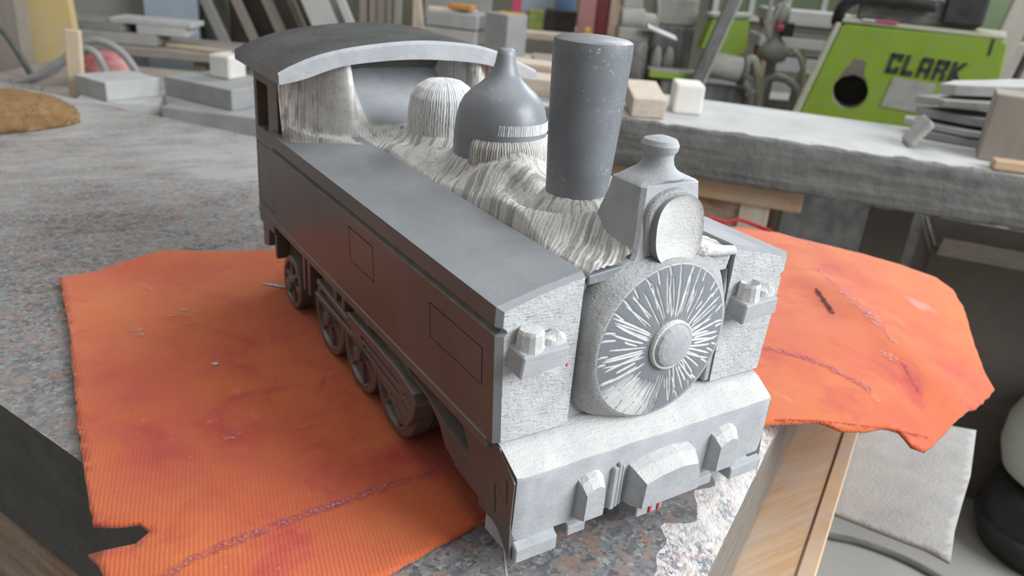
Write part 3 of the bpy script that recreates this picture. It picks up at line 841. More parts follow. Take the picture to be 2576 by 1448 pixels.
for i, q in enumerate(R0):
    s_ = sub(q)
    if i >= 6:
        rr_ = [.0150, .0112, .0090, .0081, .0083, .0098, .0102, .0088, .0045][i-6]
        s_ = [Vector((0, .018, v.z))+Vector((v.x, v.y-.018, 0)).normalized()*rr_*(1+.04*math.sin(3*math.atan2(v.y-.018, v.x))) for v in s_]
    R.append([tuple(v) for v in s_])
V, F = loft(R)
lh = autosmooth(obj('lamp_housing', V, F, 'sawn_grey', loco), 32); lh['label'] = 'blocked-out lamp housing with a round knob on top'
def arch(hx, z0, z1, n=22, top=.62, skew=0.):
    out = [(-hx*.92, z0), (hx*.92, z0)]
    zc = z0+(z1-z0)*top
    out.append((hx, zc))
    for k in range(1, n):
        a = math.pi*k/n; out.append((hx*math.cos(a), zc+(z1-zc)*math.sin(a)))
    out.append((-hx, zc))
    return out
prism('lamp_hood', arch(.0190, .166, .2020), 'y', -.0010, .012, 'hammered_drum', lh, .0012)
# dished lens, slightly tilted back
nr, na = 14, 64
V = []; F = []
for i in range(nr+1):
    q = i/nr
    for j in range(na):
        a = 2*math.pi*j/na
        ex = .0168*q*math.copysign(abs(math.cos(a))**.78, math.cos(a)); ez = .0188*q*math.copysign(abs(math.sin(a))**.78, math.sin(a))
        V.append((.0012+ex, -.0050+.0036*(1-q*q)-(.0005 if i == nr else 0)+.10*ez, .1805+ez))
for i in range(nr):
    for j in range(na): F.append((i*na+j, i*na+(j+1) % na, (i+1)*na+(j+1) % na, (i+1)*na+j))
k = len(V)
for j in range(na):
    v = V[nr*na+j]; V.append((v[0]*1.03, .001, v[2]))
for j in range(na): F.append((nr*na+j, nr*na+(j+1) % na, k+(j+1) % na, k+j))
ln = autosmooth(obj('lamp_lens', V, F, ['dusty_white', 'blue_stone'], lh, False, [0]*(nr*na)+[1]*na), 40)
bm = bmesh.new(); bmesh.ops.create_icosphere(bm, subdivisions=4, radius=1.)
PP = np.array([v.co for v in bm.verts]); nq = fbm(PP[:, 0]*3+2, PP[:, 2]*3+PP[:, 1]*2, 5)
for v, q in zip(bm.verts, nq): v.co = Vector((v.co.x*.0075, v.co.y*.0085, v.co.z*.0045))*(.7+.6*q)+Vector((.0245, .0035, .1655))
ck = bmobj('broken_lump', bm, 'chiselled_stone', loco, True); setattr_float(ck, 'cut', .25+.6*nq)

# --- smokebox drum and door
def sup(hx, hz, n, y, m=96, cx=0., cz=.1180):
    out = []
    for j in range(m):
        a = 2*math.pi*j/m; c = math.cos(a); s = math.sin(a)
        out.append((cx+hx*math.copysign(abs(c)**(2/n), c), y, cz+hz*math.copysign(abs(s)**(2/n), s)))
    return out
V, F = loft([sup(.0512, .0490, 3.6, .008, cx=-.0012), sup(.0512, .0490, 3.4, .0025, cx=-.0012), sup(.0502, .0485, 2.8, -.0015, cx=-.0012), sup(.0485, .0478, 2.3, -.0055, cx=-.0012), sup(.0468, .0470, 2.05, -.0085, cx=-.0012)])
dr = obj('smokebox_drum', V, F, 'hammered_drum', loco, True)
RD = .0468
rng = random.Random(12)
strokes = []
kk = 74
for i in range(kk):
    a = 2*math.pi*(i+rng.uniform(-.28, .28))/kk
    deg = math.degrees(a) % 360
    r0 = rng.uniform(.0145, .019); r1 = rng.uniform(.038, .0445)
    if rng.random() < .25: r0 = rng.uniform(.020, .027)
    if rng.random() < .2: r1 = rng.uniform(.030, .037)
    if 215 < deg < 262: r0 += .006; r1 -= rng.uniform(.0, .012)
    strokes.append((a, r0, r1, rng.uniform(-.10, .10), rng.uniform(.00042, .00068)))
for i in range(34):   # short strokes biting in from the rim
    a = 2*math.pi*(i+rng.uniform(-.4, .4))/34
    strokes.append((a, rng.uniform(.036, .040), RD*.985, rng.uniform(-.05, .05), .0006))
nr, na = 96, 900
rr = np.linspace(.0015, RD, nr); aa = np.linspace(0, 2*math.pi, na, endpoint=False)
Rg, Ag = np.meshgrid(rr, aa, indexing='ij')
prof = -.0085-.0052*(1-(Rg/RD)**2)
mask = np.zeros_like(Rg)
for a, r0, r1, bend, w in strokes:
    ac = a+bend*(Rg-r0)/(r1-r0+1e-6)
    da = (Ag-ac+math.pi) % (2*math.pi)-math.pi
    dist = np.abs(da)*Rg
    tt = np.clip((Rg-r0)/(r1-r0), 0, 1)
    ww = w*np.clip(np.minimum(tt*8+.3, (1-tt)*5+.25), 0, 1)*(1+.5*(fbm(Rg*260, Ag*7+a*3, 7)-.5))
    inn_ = (Rg > r0) & (Rg < r1)
    mask = np.maximum(mask, np.where(inn_, np.clip(1.4-dist/np.maximum(ww, 1e-5), 0, 1), 0))
rimw = sst((Rg-RD*.955)/(RD*.03))*(.35+.65*sst((np.sin(Ag)+.2)/.6))
low = sst((np.cos(Ag-math.radians(238))-.80)/.18)*sst((Rg-.020)/.012)     # brushed, dusted sector
Yg = prof+.0007*mask+.0003*rimw
V = np.column_stack([(-.0012+Rg*np.cos(Ag)).ravel(), Yg.ravel(), (.118+Rg*np.sin(Ag)).ravel()])
F = [(i*na+j, i*na+(j+1) % na, (i+1)*na+(j+1) % na, (i+1)*na+j) for i in range(nr-1) for j in range(na)]
door = obj('smokebox_door', V, F, 'chiselled_white', loco, True); door['label'] = 'round domed smokebox door with radiating white chisel strokes'
setattr_float(door, 'cut', np.clip(np.maximum(np.maximum(mask, .8*rimw), .42*low+.25*low*vnoise(Ag*60, Rg*60, 3)).ravel(), 0, 1))
V, F = loft([[(r*math.cos(2*math.pi*j/14+.2)*1.0, y, .118+r*math.sin(2*math.pi*j/14+.2)) for j in range(14)] for r, y in ((.0135, -.0110), (.0132, -.0150), (.0118, -.0172), (.0098, -.0180), (.006, -.0187), (.0001, -.0190))])
hub = obj('door_hub', V, F, 'sawn_grey', door); hub['label'] = 'faceted hub of the door'
V, F = loft([[(r*math.cos(2*math.pi*j/40), y, .118+r*math.sin(2*math.pi*j/40)) for j in range(40)] for r, y in ((.0148, -.0105), (.0146, -.0152), (.0136, -.0160), (.0127, -.0150))], False)
obj('hub_rim', V, F, 'dusty_white', hub, True)

# --- cut channel and rough chunk right of the drum, slot left of it: small broken pieces
rnd = random.Random(5)
prism('chipped_ledge', [(.050, .0745), (.0545, .0745), (.0545, .135), (.0515, .150)], 'y', .001, .02, 'hammered_drum', loco, .0006)

# --- lamp brackets on the front panels
def bracket(cx, flip, top):
    o = prism('lamp_bracket', [(-.0165, 0), (-.0150, .0125), (.0155, .0135), (.0162, .003)], 'y', -.012, .004, 'sawn_grey', loco, .0009)
    for v in o.data.vertices:
        fr = (v.co.y+OFF.y-.004)/-.016
        v.co.x = v.co.x*(1-.12*fr)+cx; v.co.z += .1200-.0028*fr
    o['label'] = 'wedge shaped bracket with a lamp stump'
    ring = lambda r, z, w=1: [(cx-.0055*flip+r*math.cos(2*math.pi*j/11)*w+.0006*math.sin(j*2.1), -.0045+r*math.sin(2*math.pi*j/11), .1195+z) for j in range(11)]
    V, F = loft([ring(.0074, .0095), ring(.0068, .0140), ring(.0066, .0195, .97), ring(.0057, .0213), ring(.003, .0216 if top else .0175)])
    s = obj('lamp_stump', V, F, 'dusty_white', o)
    V, F = loft([rrect(.0070, -.0095, .002, .1195+z, 2.6, 18) if z < .016 else rrect(.0035, -.007, -.002, .1195+z, 2.2, 18) for z in (.0105, .0145, .0165)])
    V = [(x+cx+.0085*flip, y, z+.001*math.sin(x*900)) for x, y, z in V]
    obj('rough_lump', V, F, 'dusty_white', o)
    return o
bracket(-.0825, 1, True); bracket(.0725, 1, False)

# --- buffer beam
ys = [(.018, .0735), (.002, .0715), (-.003, .0695), (-.0075, .0668), (-.0172, .0615), (-.0178, .0600), (-.0175, .040), (-.0170, .0215), (.018, .0215)]
xs = np.linspace(-.0965, .0965, 49); rings = []
for i, x in enumerate(xs):
    e = min(1., (.0965-abs(x))/.004); ring_ = []
    for k, (y, z) in enumerate(ys):
        nz = .0011*(float(fbm(np.array([x*60]), np.array([k*1.7]), 3)[0])-.5)*2
        dip = -.0022*math.exp(-((x+.045)/.012)**2)-.0015*math.exp(-((x-.04)/.014)**2) if k in (7, 8) else 0
        ring_.append((x*(1-.006*(k in (4, 5, 6, 7))), y+(nz*.5 if k in (5, 6) else 0)+.0012*(1-e)*(k in (4, 5, 6, 7)), z+nz*.6+(dip if k in (7,) else 0)))
    rings.append(ring_)
V, F = loft(rings)
n = len(ys); fm = []
for i in range(48):
    for j in range(n): fm.append(1 if j in (0, 1, 2, 3) else 0)
fm += [2, 2]
beam = obj('buffer_beam', V, F, ['sawn_grey', 'dusty_white', 'shaded_side_stone'], loco, False, fm); beam['label'] = 'heavy front buffer beam with a white sloping top'
autosmooth(beam, 28)
# buffers and coupling
def block(name, x0, x1, z0, z1, y0, y1, taper, mat, parent, lean=0.):
    R = []
    for t_ in (0, .55, .8, 1.):
        s = 1-taper*max(0, t_-.5)*2 if t_ > .5 else 1
        y = y0+(y1-y0)*t_; cx = (x0+x1)/2; hx = (x1-x0)/2*s; zt = z1-(z1-z0)*.22*max(0, t_-.4)/.6; zb = z0+(z1-z0)*.08*t_
        R.append([(cx-hx+lean*t_, y, zb), (cx+hx+lean*t_, y, zb), (cx+hx*1.0+lean*t_, y, (zb+zt)/2), (cx+hx*.86+lean*t_, y, zt-.002), (cx+hx*.3+lean*t_, y, zt), (cx-hx*.4+lean*t_, y, zt-.0012), (cx-hx*.95+lean*t_, y, zt-.004)])
    V, F = loft(R); n = 7
    fm = [1 if (k % n) in (2, 3, 4, 5) else 0 for k in range(3*n)]+[0, 0]
    return obj(name, V, F, [mat, 'dusty_white'], parent, False, fm)
block('buffer', -.0565, -.0405, .0235, .0530, -.016, -.0255, .18, 'sawn_grey', beam)
block('buffer', .0440, .0640, .0235, .0540, -.016, -.0255, .22, 'sawn_grey', beam)
block('coupling_block', -.0215, .0290, .0225, .0520, -.016, -.0310, .14, 'sawn_grey', beam)
for i, (x, w, z) in enumerate(((-.031, .0035, .050), (-.0275, .0028, .052), (-.0245, .0022, .049), (.028, .003, .05))):
    box('rib', x-w/2, x+w/2, -.0205+.0008*i, -.016, .0215, z, 'sawn_grey', beam, .0006)
# stepped feet under the beam
def foot_(x0, x1, zt, zb, y1, wall):
    pts = [(.012, zt), (-.010, zt), (y1+.003, zb+(zt-zb)*.52), (y1, zb+(zt-zb)*.45), (y1, zb), (.012, zb)]
    o = prism('foot', pts, 'x', x0, x1, ['sawn_grey'], loco, .0007)
    return o
foot_(-.0950, -.0680, .0290, .0085, -.0205, 1); foot_(.0680, .0960, .0275, .0085, -.0200, 1)
foot_(-.0560, -.0430, .0220, .0070, -.0140, 0); foot_(.0430, .0570, .0220, .0070, -.0150, 0)
cf = foot_(-.0080, .0130, .0220, .0050, -.0180, 0)
for x in (.0015, .0085):
    box('pencil_mark', x, x+.0017, -.0189, -.0180, .0060, .0130, 'red_mark', cf, 0)
for k, (x, z) in enumerate(((-.0610, .121), (-.0604, .118), (-.0612, .114), (-.0600, .111))):
    box('pencil_mark', x, x+.0008, -.0004, .0002, z, z+.0026, 'red_mark', tl, 0, rot=(0, 0, 0))

# --- cab
cabp = [(-.1005, .0725), (.1005, .0725), (.1005, .206), (.07, .216), (.03, .2215), (0, .223), (-.03, .2215), (-.07, .216), (-.1005, .206)]
cab = prism('cab', cabp, 'y', .3560, .4215, ['shaded_side_stone'], loco)
cut(cab, cutter_boxes([(-.13, -.0885, .3815, .4135, .1478, .1875)]))
panel_cut(cab, -.1005, .3755, .4165, .0800, .1330, .0009, .0012)
obj('window_recess', [(-.0884, .3815, .1478), (-.0884, .4135, .1478), (-.0884, .4135, .1875), (-.0884, .3815, .1875)], [(0, 1, 2, 3)], 'cardboard', cab)
# roof
fr_t = [(-.1139, .2106), (-.105, .2152), (-.0839, .2232), (-.0526, .2297), (-.0026, .2345), (.0444, .2325), (.0718, .2270), (.0950, .2185), (.1143, .2105)]
fr_b = [(-.1139, .2022), (-.095, .2060), (-.0685, .2144), (-.0400, .2183), (-.0026, .2203), (.0400, .2184), (.0685, .2145), (.095, .2062), (.1143, .2022)]
def dense(c, m=33):
    P = smoothpath([(x, 0, z) for x, z in c], 6); xs_ = np.linspace(c[0][0], c[-1][0], m)
    px = [p.x for p in P]; pz = [p.z for p in P]
    return [(float(x), float(np.interp(x, px, pz))) for x in xs_]
tp = dense(fr_t); bt_ = dense(fr_b)
R = []
for y, ins in ((.3046, .0024), (.3068, .0), (.345, 0.), (.385, 0.), (.4245, 0.), (.4268, .002)):
    R.append([(x, y, z-ins) for x, z in tp]+[(x, y, z) for x, z in bt_[::-1]])
V, F = loft(R); n = len(R[0])
fm = []
for i in range(5):
    for j in range(n): fm.append((1 if i == 0 else 0) if j < 32 else 2)
fm += [1, 0]
roof = autosmooth(obj('cab_roof', V, F, ['shaded_roof_stone', 'sawn_grey', 'blue_stone'], loco, False, fm), 30); roof['label'] = 'arched polished cab roof overhanging the boiler'

# --- running plate, wheels and motion
rp = box('running_plate', -.1012, .1012, .008, .4215, .0665, .0733, 'shaded_side_stone', loco, .0008)
box('step_block', -.1006, -.090, .378, .4215, .058, .0665, 'shaded_side_stone', loco, .0008)
V, F = loft([[(-.084, y, .010), (.084, y, .010), (.084, y, .0675), (-.084, y, .0675)] for y in (.112, .40)])
obj('underframe', V, F, 'chiselled_dark', loco)
box('front_frame', -.080, .080, -.0, .115, .043, .0675, 'chiselled_dark', loco)
def wheel(y, r, s, spokes=True):
    x0, x1 = (.083, .0955)
    n = 36
    def rg_(rad, x): return [(s*x, y+rad*math.cos(2*math.pi*j/n), r+.0004+rad*math.sin(2*math.pi*j/n)) for j in range(n)]
    V, F = loft([rg_(r, x0), rg_(r, x1-.001), rg_(r-.001, x1), rg_(r*.80, x1), rg_(r*.77, x1-.003), rg_(r*.30, x1-.003), rg_(r*.27, x1), rg_(.001, x1+.0005)])
    w = autosmooth(obj('wheel', V, F, 'shaded_side_stone', loco), 40)
    hubv, hubf = loft([[(s*x, y+q*math.cos(2*math.pi*j/12), r+q*math.sin(2*math.pi*j/12)) for j in range(12)] for q, x in ((.0065, x1-.002), (.0060, x1+.003), (.003, x1+.0035))])
    obj('hub', hubv, hubf, 'shaded_side_stone', w)
    if spokes:
        for k in range(6):
            a = k*math.pi/3+.3; c, sn = math.cos(a), math.sin(a); q = .0016
            p0 = (y+c*r*.25, r+sn*r*.25); p1 = (y+c*r*.80, r+sn*r*.80); nx_, nz_ = -sn*q, c*q
            pts = [(p0[0]-nx_, p0[1]-nz_), (p1[0]-nx_, p1[1]-nz_), (p1[0]+nx_, p1[1]+nz_), (p0[0]+nx_, p0[1]+nz_)]
            prism('spoke', pts, 'x', s*(x1-.004), s*(x1-.0006), 'shaded_side_stone', w)
    return w
for s in (-1, 1):
    for y, r in ((.1315, .0310), (.1930, .0305), (.2560, .0305), (.3480, .0235)): wheel(y, r, s)
def motion(s):
    pts = [(.206, .0585), (.186, .0580), (.150, .0572), (.120, .0560), (.096, .0510), (.0925, .0440), (.0955, .0330), (.103, .0225), (.112, .0190), (.119, .0215), (.130, .0300), (.160, .0385), (.190, .0450), (.206, .0500)]
    o = prism('cylinder_block', pts, 'x', s*.086, s*.1005, ['shaded_side_stone'], loco, .0006)
    def slot(y0, y1, z0, z1, w=.0016):
        d_ = Vector((0, y1-y0, z1-z0)); nrm = Vector((0, -d_.z, d_.y)).normalized()*w
        pp = [(y0-nrm.y, z0-nrm.z), (y1-nrm.y, z1-nrm.z), (y1+nrm.y, z1+nrm.z), (y0+nrm.y, z0+nrm.z)]
        return prism('c', pp, 'x', s*.0965, s*.12, 'shaded_side_stone', loco)
    if s < 0:
        cut(o, [slot(.180, .116, .0510, .0470), slot(.176, .117, .0455, .0395), slot(.109, .099, .0440, .0405, .0013), slot(.112, .102, .0370, .0330, .0013), slot(.128, .116, .0335, .0295, .0012), slot(.121, .112, .0285, .0250, .001)])
    prism('coupling_rod', [(.278, .0450), (.278, .0400), (.170, .0395), (.170, .0440)], 'x', s*.094, s*.0992, 'shaded_side_stone', loco, .0008)
    prism('connecting_rod', [(.272, .0585), (.272, .0535), (.196, .0470), (.196, .0520)], 'x', s*.094, s*.0998, 'shaded_side_stone', loco, .0008)
    for y in (.216, .232): prism('hanger', [(y, .066), (y+.006, .066), (y+.008, .050), (y+.001, .050)], 'x', s*.088, s*.0985, 'shaded_side_stone', loco, .0006)
    for y in (.300, .312, .389): prism('hanger', [(y, .066), (y+.007, .066), (y+.005, .030), (y, .030)], 'x', s*.086, s*.0955, 'shaded_side_stone', loco, .0006)
    prism('rear_step', [(.400, .058), (.420, .058), (.418, .034), (.404, .038)], 'x', s*.080, s*.0985, 'shaded_side_stone', loco, .0006)
    # front side plate with its hollowed recess
    sp = [(.104, .0705), (.104, .058), (.082, .0545), (.067, .0470), (.058, .0360), (.044, .0300), (.015, .0270), (-.004, .0215), (-.0175, .0100), (-.0165, .020), (-.0155, .032), (-.0160, .0585), (-.0150, .0595), (-.003, .0670), (.0, .0705)]
    o = prism('side_plate', sp, 'x', s*.0860, s*.0972, ['shaded_side_stone'], loco)
    if s < 0:
        rc_ = [(.106, .0668), (.070, .0665), (.050, .0655), (.038, .0610), (.0325, .0540), (.0305, .0460), (.042, .0470), (.062, .0520), (.080, .0570), (.106, .0600)]
        cut(o, [prism('c', rc_, 'x', s*.0880, s*.12, 'shaded_side_stone', loco)])
        def ln_(y0, z0, y1, z1, w=.0006):
            d_ = Vector((0, y1-y0, z1-z0)); nrm = Vector((0, -d_.z, d_.y)).normalized()*w
            return prism('c', [(y0-nrm.y, z0-nrm.z), (y1-nrm.y, z1-nrm.z), (y1+nrm.y, z1+nrm.z), (y0+nrm.y, z0+nrm.z)], 'x', s*.0966, s*.12, 'shaded_side_stone', loco)
        cut(o, [ln_(.064, .0465, .032, .0415), ln_(.0015, .0465, -.0010, .0290, .0011), ln_(.0015, .0470, -.0120, .0400, .0009), ln_(-.0095, .056, -.0115, .040, .0011)])
        # chiselled concave back of the recess
        yy = np.linspace(.030, .106, 110); zz = np.linspace(.0445, .0672, 40)
        Yr, Zr = np.meshgrid(yy, zz); rg_ = ridged((Yr-.3*Zr)/.0036+.6*fbm(Yr*200, Zr*120, 3), 9)
        Xr = s*(.0885+.0065*np.clip((Yr-.07)/.03, 0, 1)*0+.0012*rg_+.006*((Zr-.056)/.0115)**2*.35)
        V = np.column_stack([Xr.ravel(), Yr.ravel(), Zr.ravel()]); na_ = len(yy)
        F = [(i*na_+j, i*na_+j+1, (i+1)*na_+j+1, (i+1)*na_+j) for i in range(len(zz)-1) for j in range(na_-1)]
        q = obj('recess_strokes', V, F, 'chiselled_dark', o, True); setattr_float(q, 'cut', rg_.ravel())
motion(-1); motion(1)
OFF = Vector((0, 0, 0))

# ------------------------------------------------------------------ workshop surroundings
# (r, d, z): metres to the right of / ahead of the photographer's stand, height above the slab
OFF = Vector((0, 0, 0))
def W3(r, d, z): x, y = vp(r, d); return Vector((x, y, z))
def vthing(name, label, cat, r, d, z, yaw=0., group=None): return thing(name, label, cat, W3(r, d, z), VR+yaw, group)
def vbox(name, r, d, z, w, dep, h, mat, label=None, cat=None, yaw=0., tilt=(0, 0), bev=.002, group=None, jit=0., seed=0):
    """block standing at (r,d,z): w to the right, dep away from the viewer, h up"""
    o = box(name, -w/2, w/2, -dep/2, dep/2, 0, h, mat, None, bev, 1, jit=jit, rnd=random.Random(seed))
    o.location = W3(r, d, z); o.rotation_euler = (tilt[0], tilt[1], VR+yaw)
    if label: tag(o, label, cat, group)
    return o

# --- stone bench on the right
b0 = np.array([.62, 1.189]); bd = np.array([.627, -.779]); bn = np.array([.779, .627])
OFF = Vector((1.25, .75, -.1))
bench = thing('stone_bench', 'long rough stone slab bench, dusty pale on top', 'bench', (1.25, .75, -.1))
uu = np.linspace(-.15, 1.75, 240); rows = []
for k, (w, z) in enumerate([(.36, 0.), (.24, 0.), (.12, 0.), (.02, 0.), (.006, -.001), (0., -.006), (-.002, -.02), (-.003, -.04), (-.002, -.06), (-.003, -.08), (.0, -.097), (.006, -.103), (.12, -.103), (.36, -.103)]):
    e = 1 if 3 <= k <= 11 else 0
    ww = w+e*.0045*(fbm(uu*9, uu*0+k*.35, 7)-.5)+e*.0012*(fbm(uu*47+k*5.3, uu*0+k*.9, 17)-.5); zz = z+(.007*(fbm(uu*40, uu*0+k, 9)-.5) if k in (4, 5, 10, 11) else 0)
    P = b0[None]+uu[:, None]*bd[None]+bn[None]*ww[:, None]
    rows.append(np.column_stack([P, zz+0*uu]))
nU = len(uu); V = np.vstack(rows); F = []; fm = []
for i in range(len(rows)-1):
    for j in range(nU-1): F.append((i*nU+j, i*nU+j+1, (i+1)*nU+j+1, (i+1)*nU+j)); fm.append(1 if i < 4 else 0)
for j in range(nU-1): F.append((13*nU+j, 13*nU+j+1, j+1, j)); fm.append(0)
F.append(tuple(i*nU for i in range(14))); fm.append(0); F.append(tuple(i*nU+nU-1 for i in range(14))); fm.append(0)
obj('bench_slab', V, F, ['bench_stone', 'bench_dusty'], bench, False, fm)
def bb(name, u0, u1, w0, w1, z0, z1, mat, parent, bev=.002):
    bm = bxbm(u0, u1, w0, w1, z0, z1, bev)
    for v in bm.verts:
        c = v.co.copy(); q = b0+bd*c.x+bn*c.y; v.co = Vector((q[0], q[1], c.z))
    return bmobj(name, bm, mat, parent)
bb('bolt_hole', 1.055, 1.063, -.0045, .002, -.055, -.048, 'black_paint', bench)
OFF = Vector((.95, .9, FLOOR))
ts = thing('bench_trestle', 'light wooden trestle under the left part of the stone bench', 'trestle', (.95, .9, FLOOR))
bb('top_beam', -.1, .665, .040, .105, -.151, -.1062, 'wood_x', ts, .003)
bb('cross_rail', -.1, .56, .060, .085, -.235, -.150, 'wood_brown', ts, .002)
for u in (0., .545): bb('leg', u, u+.060, .052, .095, FLOOR, -.150, 'wood_dusty', ts, .002)
OFF = Vector((1.75, .3, FLOOR))
t2 = thing('bench_pier', 'dark block pier under the right end of the stone bench', 'pier', (1.75, .3, FLOOR))
bb('pier_block', 1.58, 1.74, .05, .33, FLOOR, -.50, 'sack_grey', t2, .004); bb('pier_block', 1.585, 1.735, .05, .33, -.4995, -.1045, 'sack_grey', t2, .004)
OFF = Vector((0, 0, 0))
def bpos(u, w, z): q = b0+bd*u+bn*w; return Vector((q[0], q[1], z))
BA = math.atan2(bd[1], bd[0])
def bblk(name, u, w, z, lx, ly, lz, mat, label, cat, yaw=0., tilt=(0, 0), bev=.003, group=None, jit=0., seed=1):
    o = box(name, -lx/2, lx/2, -ly/2, ly/2, 0, lz, mat, None, bev, 2, jit=jit, rnd=random.Random(seed)); o.location = bpos(u, w, z); o.rotation_euler = (tilt[0], tilt[1], BA+yaw)
    return tag(o, label, cat, group)
# offcuts on the bench
bblk('wood_offcut', .085, .14, .0003, .30, .10, .038, 'wood_dusty', 'flat dusty wood offcut behind the chimney, lowest of the offcuts on the stone bench', 'offcut', .05)
bblk('wood_offcut', .215, .055, 0, .050, .040, .034, 'stone_warm', 'small grey square block at the left end of the bench edge', 'offcut', .1)
bblk('wood_offcut', .155, .050, 0, .050, .04, .034, 'wood_brown', 'small brown wooden block beside the grey square block on the bench', 'offcut', .1)
bblk('wood_wedge', .305, .085, .0095, .070, .14, .040, 'wood_dusty', 'pinkish wooden block leaning towards the bench edge', 'offcut', .35, (.12, 0), group=None)
bblk('stone_block', .385, .170, .0003, .062, .09, .062, 'stone_white', 'cream coloured squared block beside the pink wooden block on the bench', 'block', .25, bev=.006)
bblk('wood_offcut', .02, .25, .0003, .34, .09, .052, 'wood_dusty', 'long pale plank lying at the back left of the bench', 'offcut', .0)
bblk('wood_strip', 1.22, .034, .0008, .50, .030, .018, 'wood_x', 'thin orange brown wooden strip lying along the right part of the bench', 'strip', .06)
bblk('wood_block', 1.065, .122, 0, .20, .10, .125, 'taupe_panel', 'square brown wooden box at the right edge of the bench', 'box', -.15)
# stack of rough shards on the bench
grp = 'stone shards stacked on the bench'
for k, (u, w, z, lx, ly, lz, yw, tl_, mt, lb) in enumerate([
        (.985, .285, 0.0004, .30, .16, .016, -.15, (0, 0), 'stone_mid', 'lowest grey stone shard of the pile on the bench'),
        (.990, .285, .0205, .28, .14, .013, -.05, (0, -.02), 'stone_pale', 'pale stone shard second from the bottom of the pile'),
        (.995, .285, .0420, .27, .15, .018, -.20, (0, -.03), 'stone_mid', 'middle grey stone shard of the pile on the bench'),
        (1.00, .285, .078, .26, .14, .015, -.1, (0, -.10), 'stone_warm', 'warm grey shard second from the top of the pile'),
        (1.01, .285, .104, .24, .13, .022, .0, (.0, -.13), 'stone_pale', 'topmost jagged pale stone shard of the pile')]):
    rn = random.Random(60+k); m_ = 14
    oo = prism('stone_shard', [(lx/2*math.cos(2*math.pi*j/m_)*rn.uniform(.78, 1.12)*1.05, ly/2*math.sin(2*math.pi*j/m_)*rn.uniform(.75, 1.15)) for j in range(m_)], 'z', 0, lz, mt, None, .002)
    oo.location = bpos(u, w, z); oo.rotation_euler = (tl_[0], tl_[1], BA+yw); tag(oo, lb, 'shard', grp)
bblk('leaning_shard', .835, .140, 0.002, .014, .08, .060, 'stone_warm', 'curved grey shard leaning against the left of the shard pile', 'shard', .1, (0, .55), .006, None, .004, 33)

# --- left work table with stone blocks
TL = -.226
tb = vthing('block_table', 'low dark work table behind the granite slab, loaded with stone blocks', 'table', -1.15, 2.45, FLOOR)
box('table_top', -.62, .62, -.42, .55, TL-FLOOR-.04, TL-FLOOR, 'wood_grey', tb, .003)
for x in (-.58, .48):
    for y in (-.36, .45): box('leg', x, x+.07, y, y+.07, 0, TL-FLOOR-.04, 'wood_grey', tb, .003)
vbox('stone_block', -.78, 2.20, TL, .36, .24, .060, 'stone_mid', 'wide grey stone block at the foot of the block pile, half behind the cab', 'block', -.145)
vbox('stone_slab', -1.135, 2.22, TL, .21, .19, .055, 'stone_pale', 'thin pale stone slab under the left blocks, behind the granite slab', 'slab', .30)
vbox('stone_block', -.862, 2.275, TL+.0605, .264, .20, .055, 'stone_mid', 'long grey stone block with a white cube on top', 'block', -.476)
vbox('stone_block', -1.150, 2.235, TL+.0555, .152, .16, .050, 'stone_pale', 'pale squared stone block left of the long grey block', 'block', -.57)
vbox('stone_cube', -.865, 2.31, TL+.1158, .075, .07, .064, 'stone_white', 'small white stone cube on the long grey block', 'block', -.40, bev=.005)
vbox('wood_stake', -1.285, 2.26, TL+.0015, .040, .022, .215, 'pine_batten', 'upright pale pine batten standing behind the granite slab', 'batten', .1, (0, .05))
# red tub with hose coils
rt = vthing('red_tub', 'dusty red plastic tub turned upside down behind the blocks', 'tub', -1.40, 2.66, TL)
V, F = lathe([(.092, .0), (.094, .010), (.088, .016), (.082, .05), (.070, .078), (.05, .093), (.025, .099), (0, .10)], (0, 0, 0), 40)
obj('tub_shell', V, F, 'red_plastic', rt, True)
V, F = lathe([(.092, .0), (.098, .003), (.098, .012), (.092, .015)], (0, 0, 0), 40); obj('rim', V, F, 'red_plastic', rt, True)
def vtube(name, pts, r, mat, label, cat, group=None):
    base = W3(*pts[0]); o = tube(name, [W3(*p)-base for p in pts], r, mat, None, 8, 10); o.location = base
    return tag(o, label, cat, group)
vtube('vacuum_hose', [(-1.58, 2.52, -.213), (-1.50, 2.53, -.175), (-1.43, 2.54, -.105), (-1.36, 2.54, -.075), (-1.29, 2.54, -.10), (-1.245, 2.54, -.16), (-1.235, 2.54, -.213)], .012, 'grey_hose', 'grey hose arching over the red tub', 'hose')
vtube('vacuum_hose', [(-1.60, 2.46, -.213), (-1.52, 2.47, -.185), (-1.45, 2.48, -.14), (-1.38, 2.48, -.095), (-1.335, 2.48, -.105), (-1.31, 2.48, -.16), (-1.305, 2.48, -.213)], .011, 'grey_hose', 'second grey hose lying across the front of the red tub', 'hose')
# yellow board and posts on the far left
vbox('timber_post', -1.93, 3.0, FLOOR, .115, .09, 1.05, 'taupe_panel', 'grey brown square post left of the yellow board', 'post', .1)
vbox('foam_board', -1.80, 3.12, FLOOR, .185, .05, 1.10, 'yellow_board', 'tall dusty yellow board standing at the far left', 'board', .15, (-.04, -.07))
vtube('cable', [(-1.62, 2.60, -.216), (-1.66, 2.60, -.13), (-1.72, 2.62, -.07), (-1.80, 2.63, -.055), (-1.86, 2.62, -.085), (-1.88, 2.6, -.16), (-1.85, 2.6, -.216)], .010, 'green_cable', 'dark green cable looping in front of the yellow board', 'cable')
vtube('air_line', [(-1.72, 2.36, -.06), (-1.71, 2.37, -.14), (-1.66, 2.38, -.19), (-1.58, 2.39, -.2112), (-1.47, 2.39, -.2112)], .014, 'grey_hose', 'thick pale grey hose lying along the far left of the block table', 'hose')

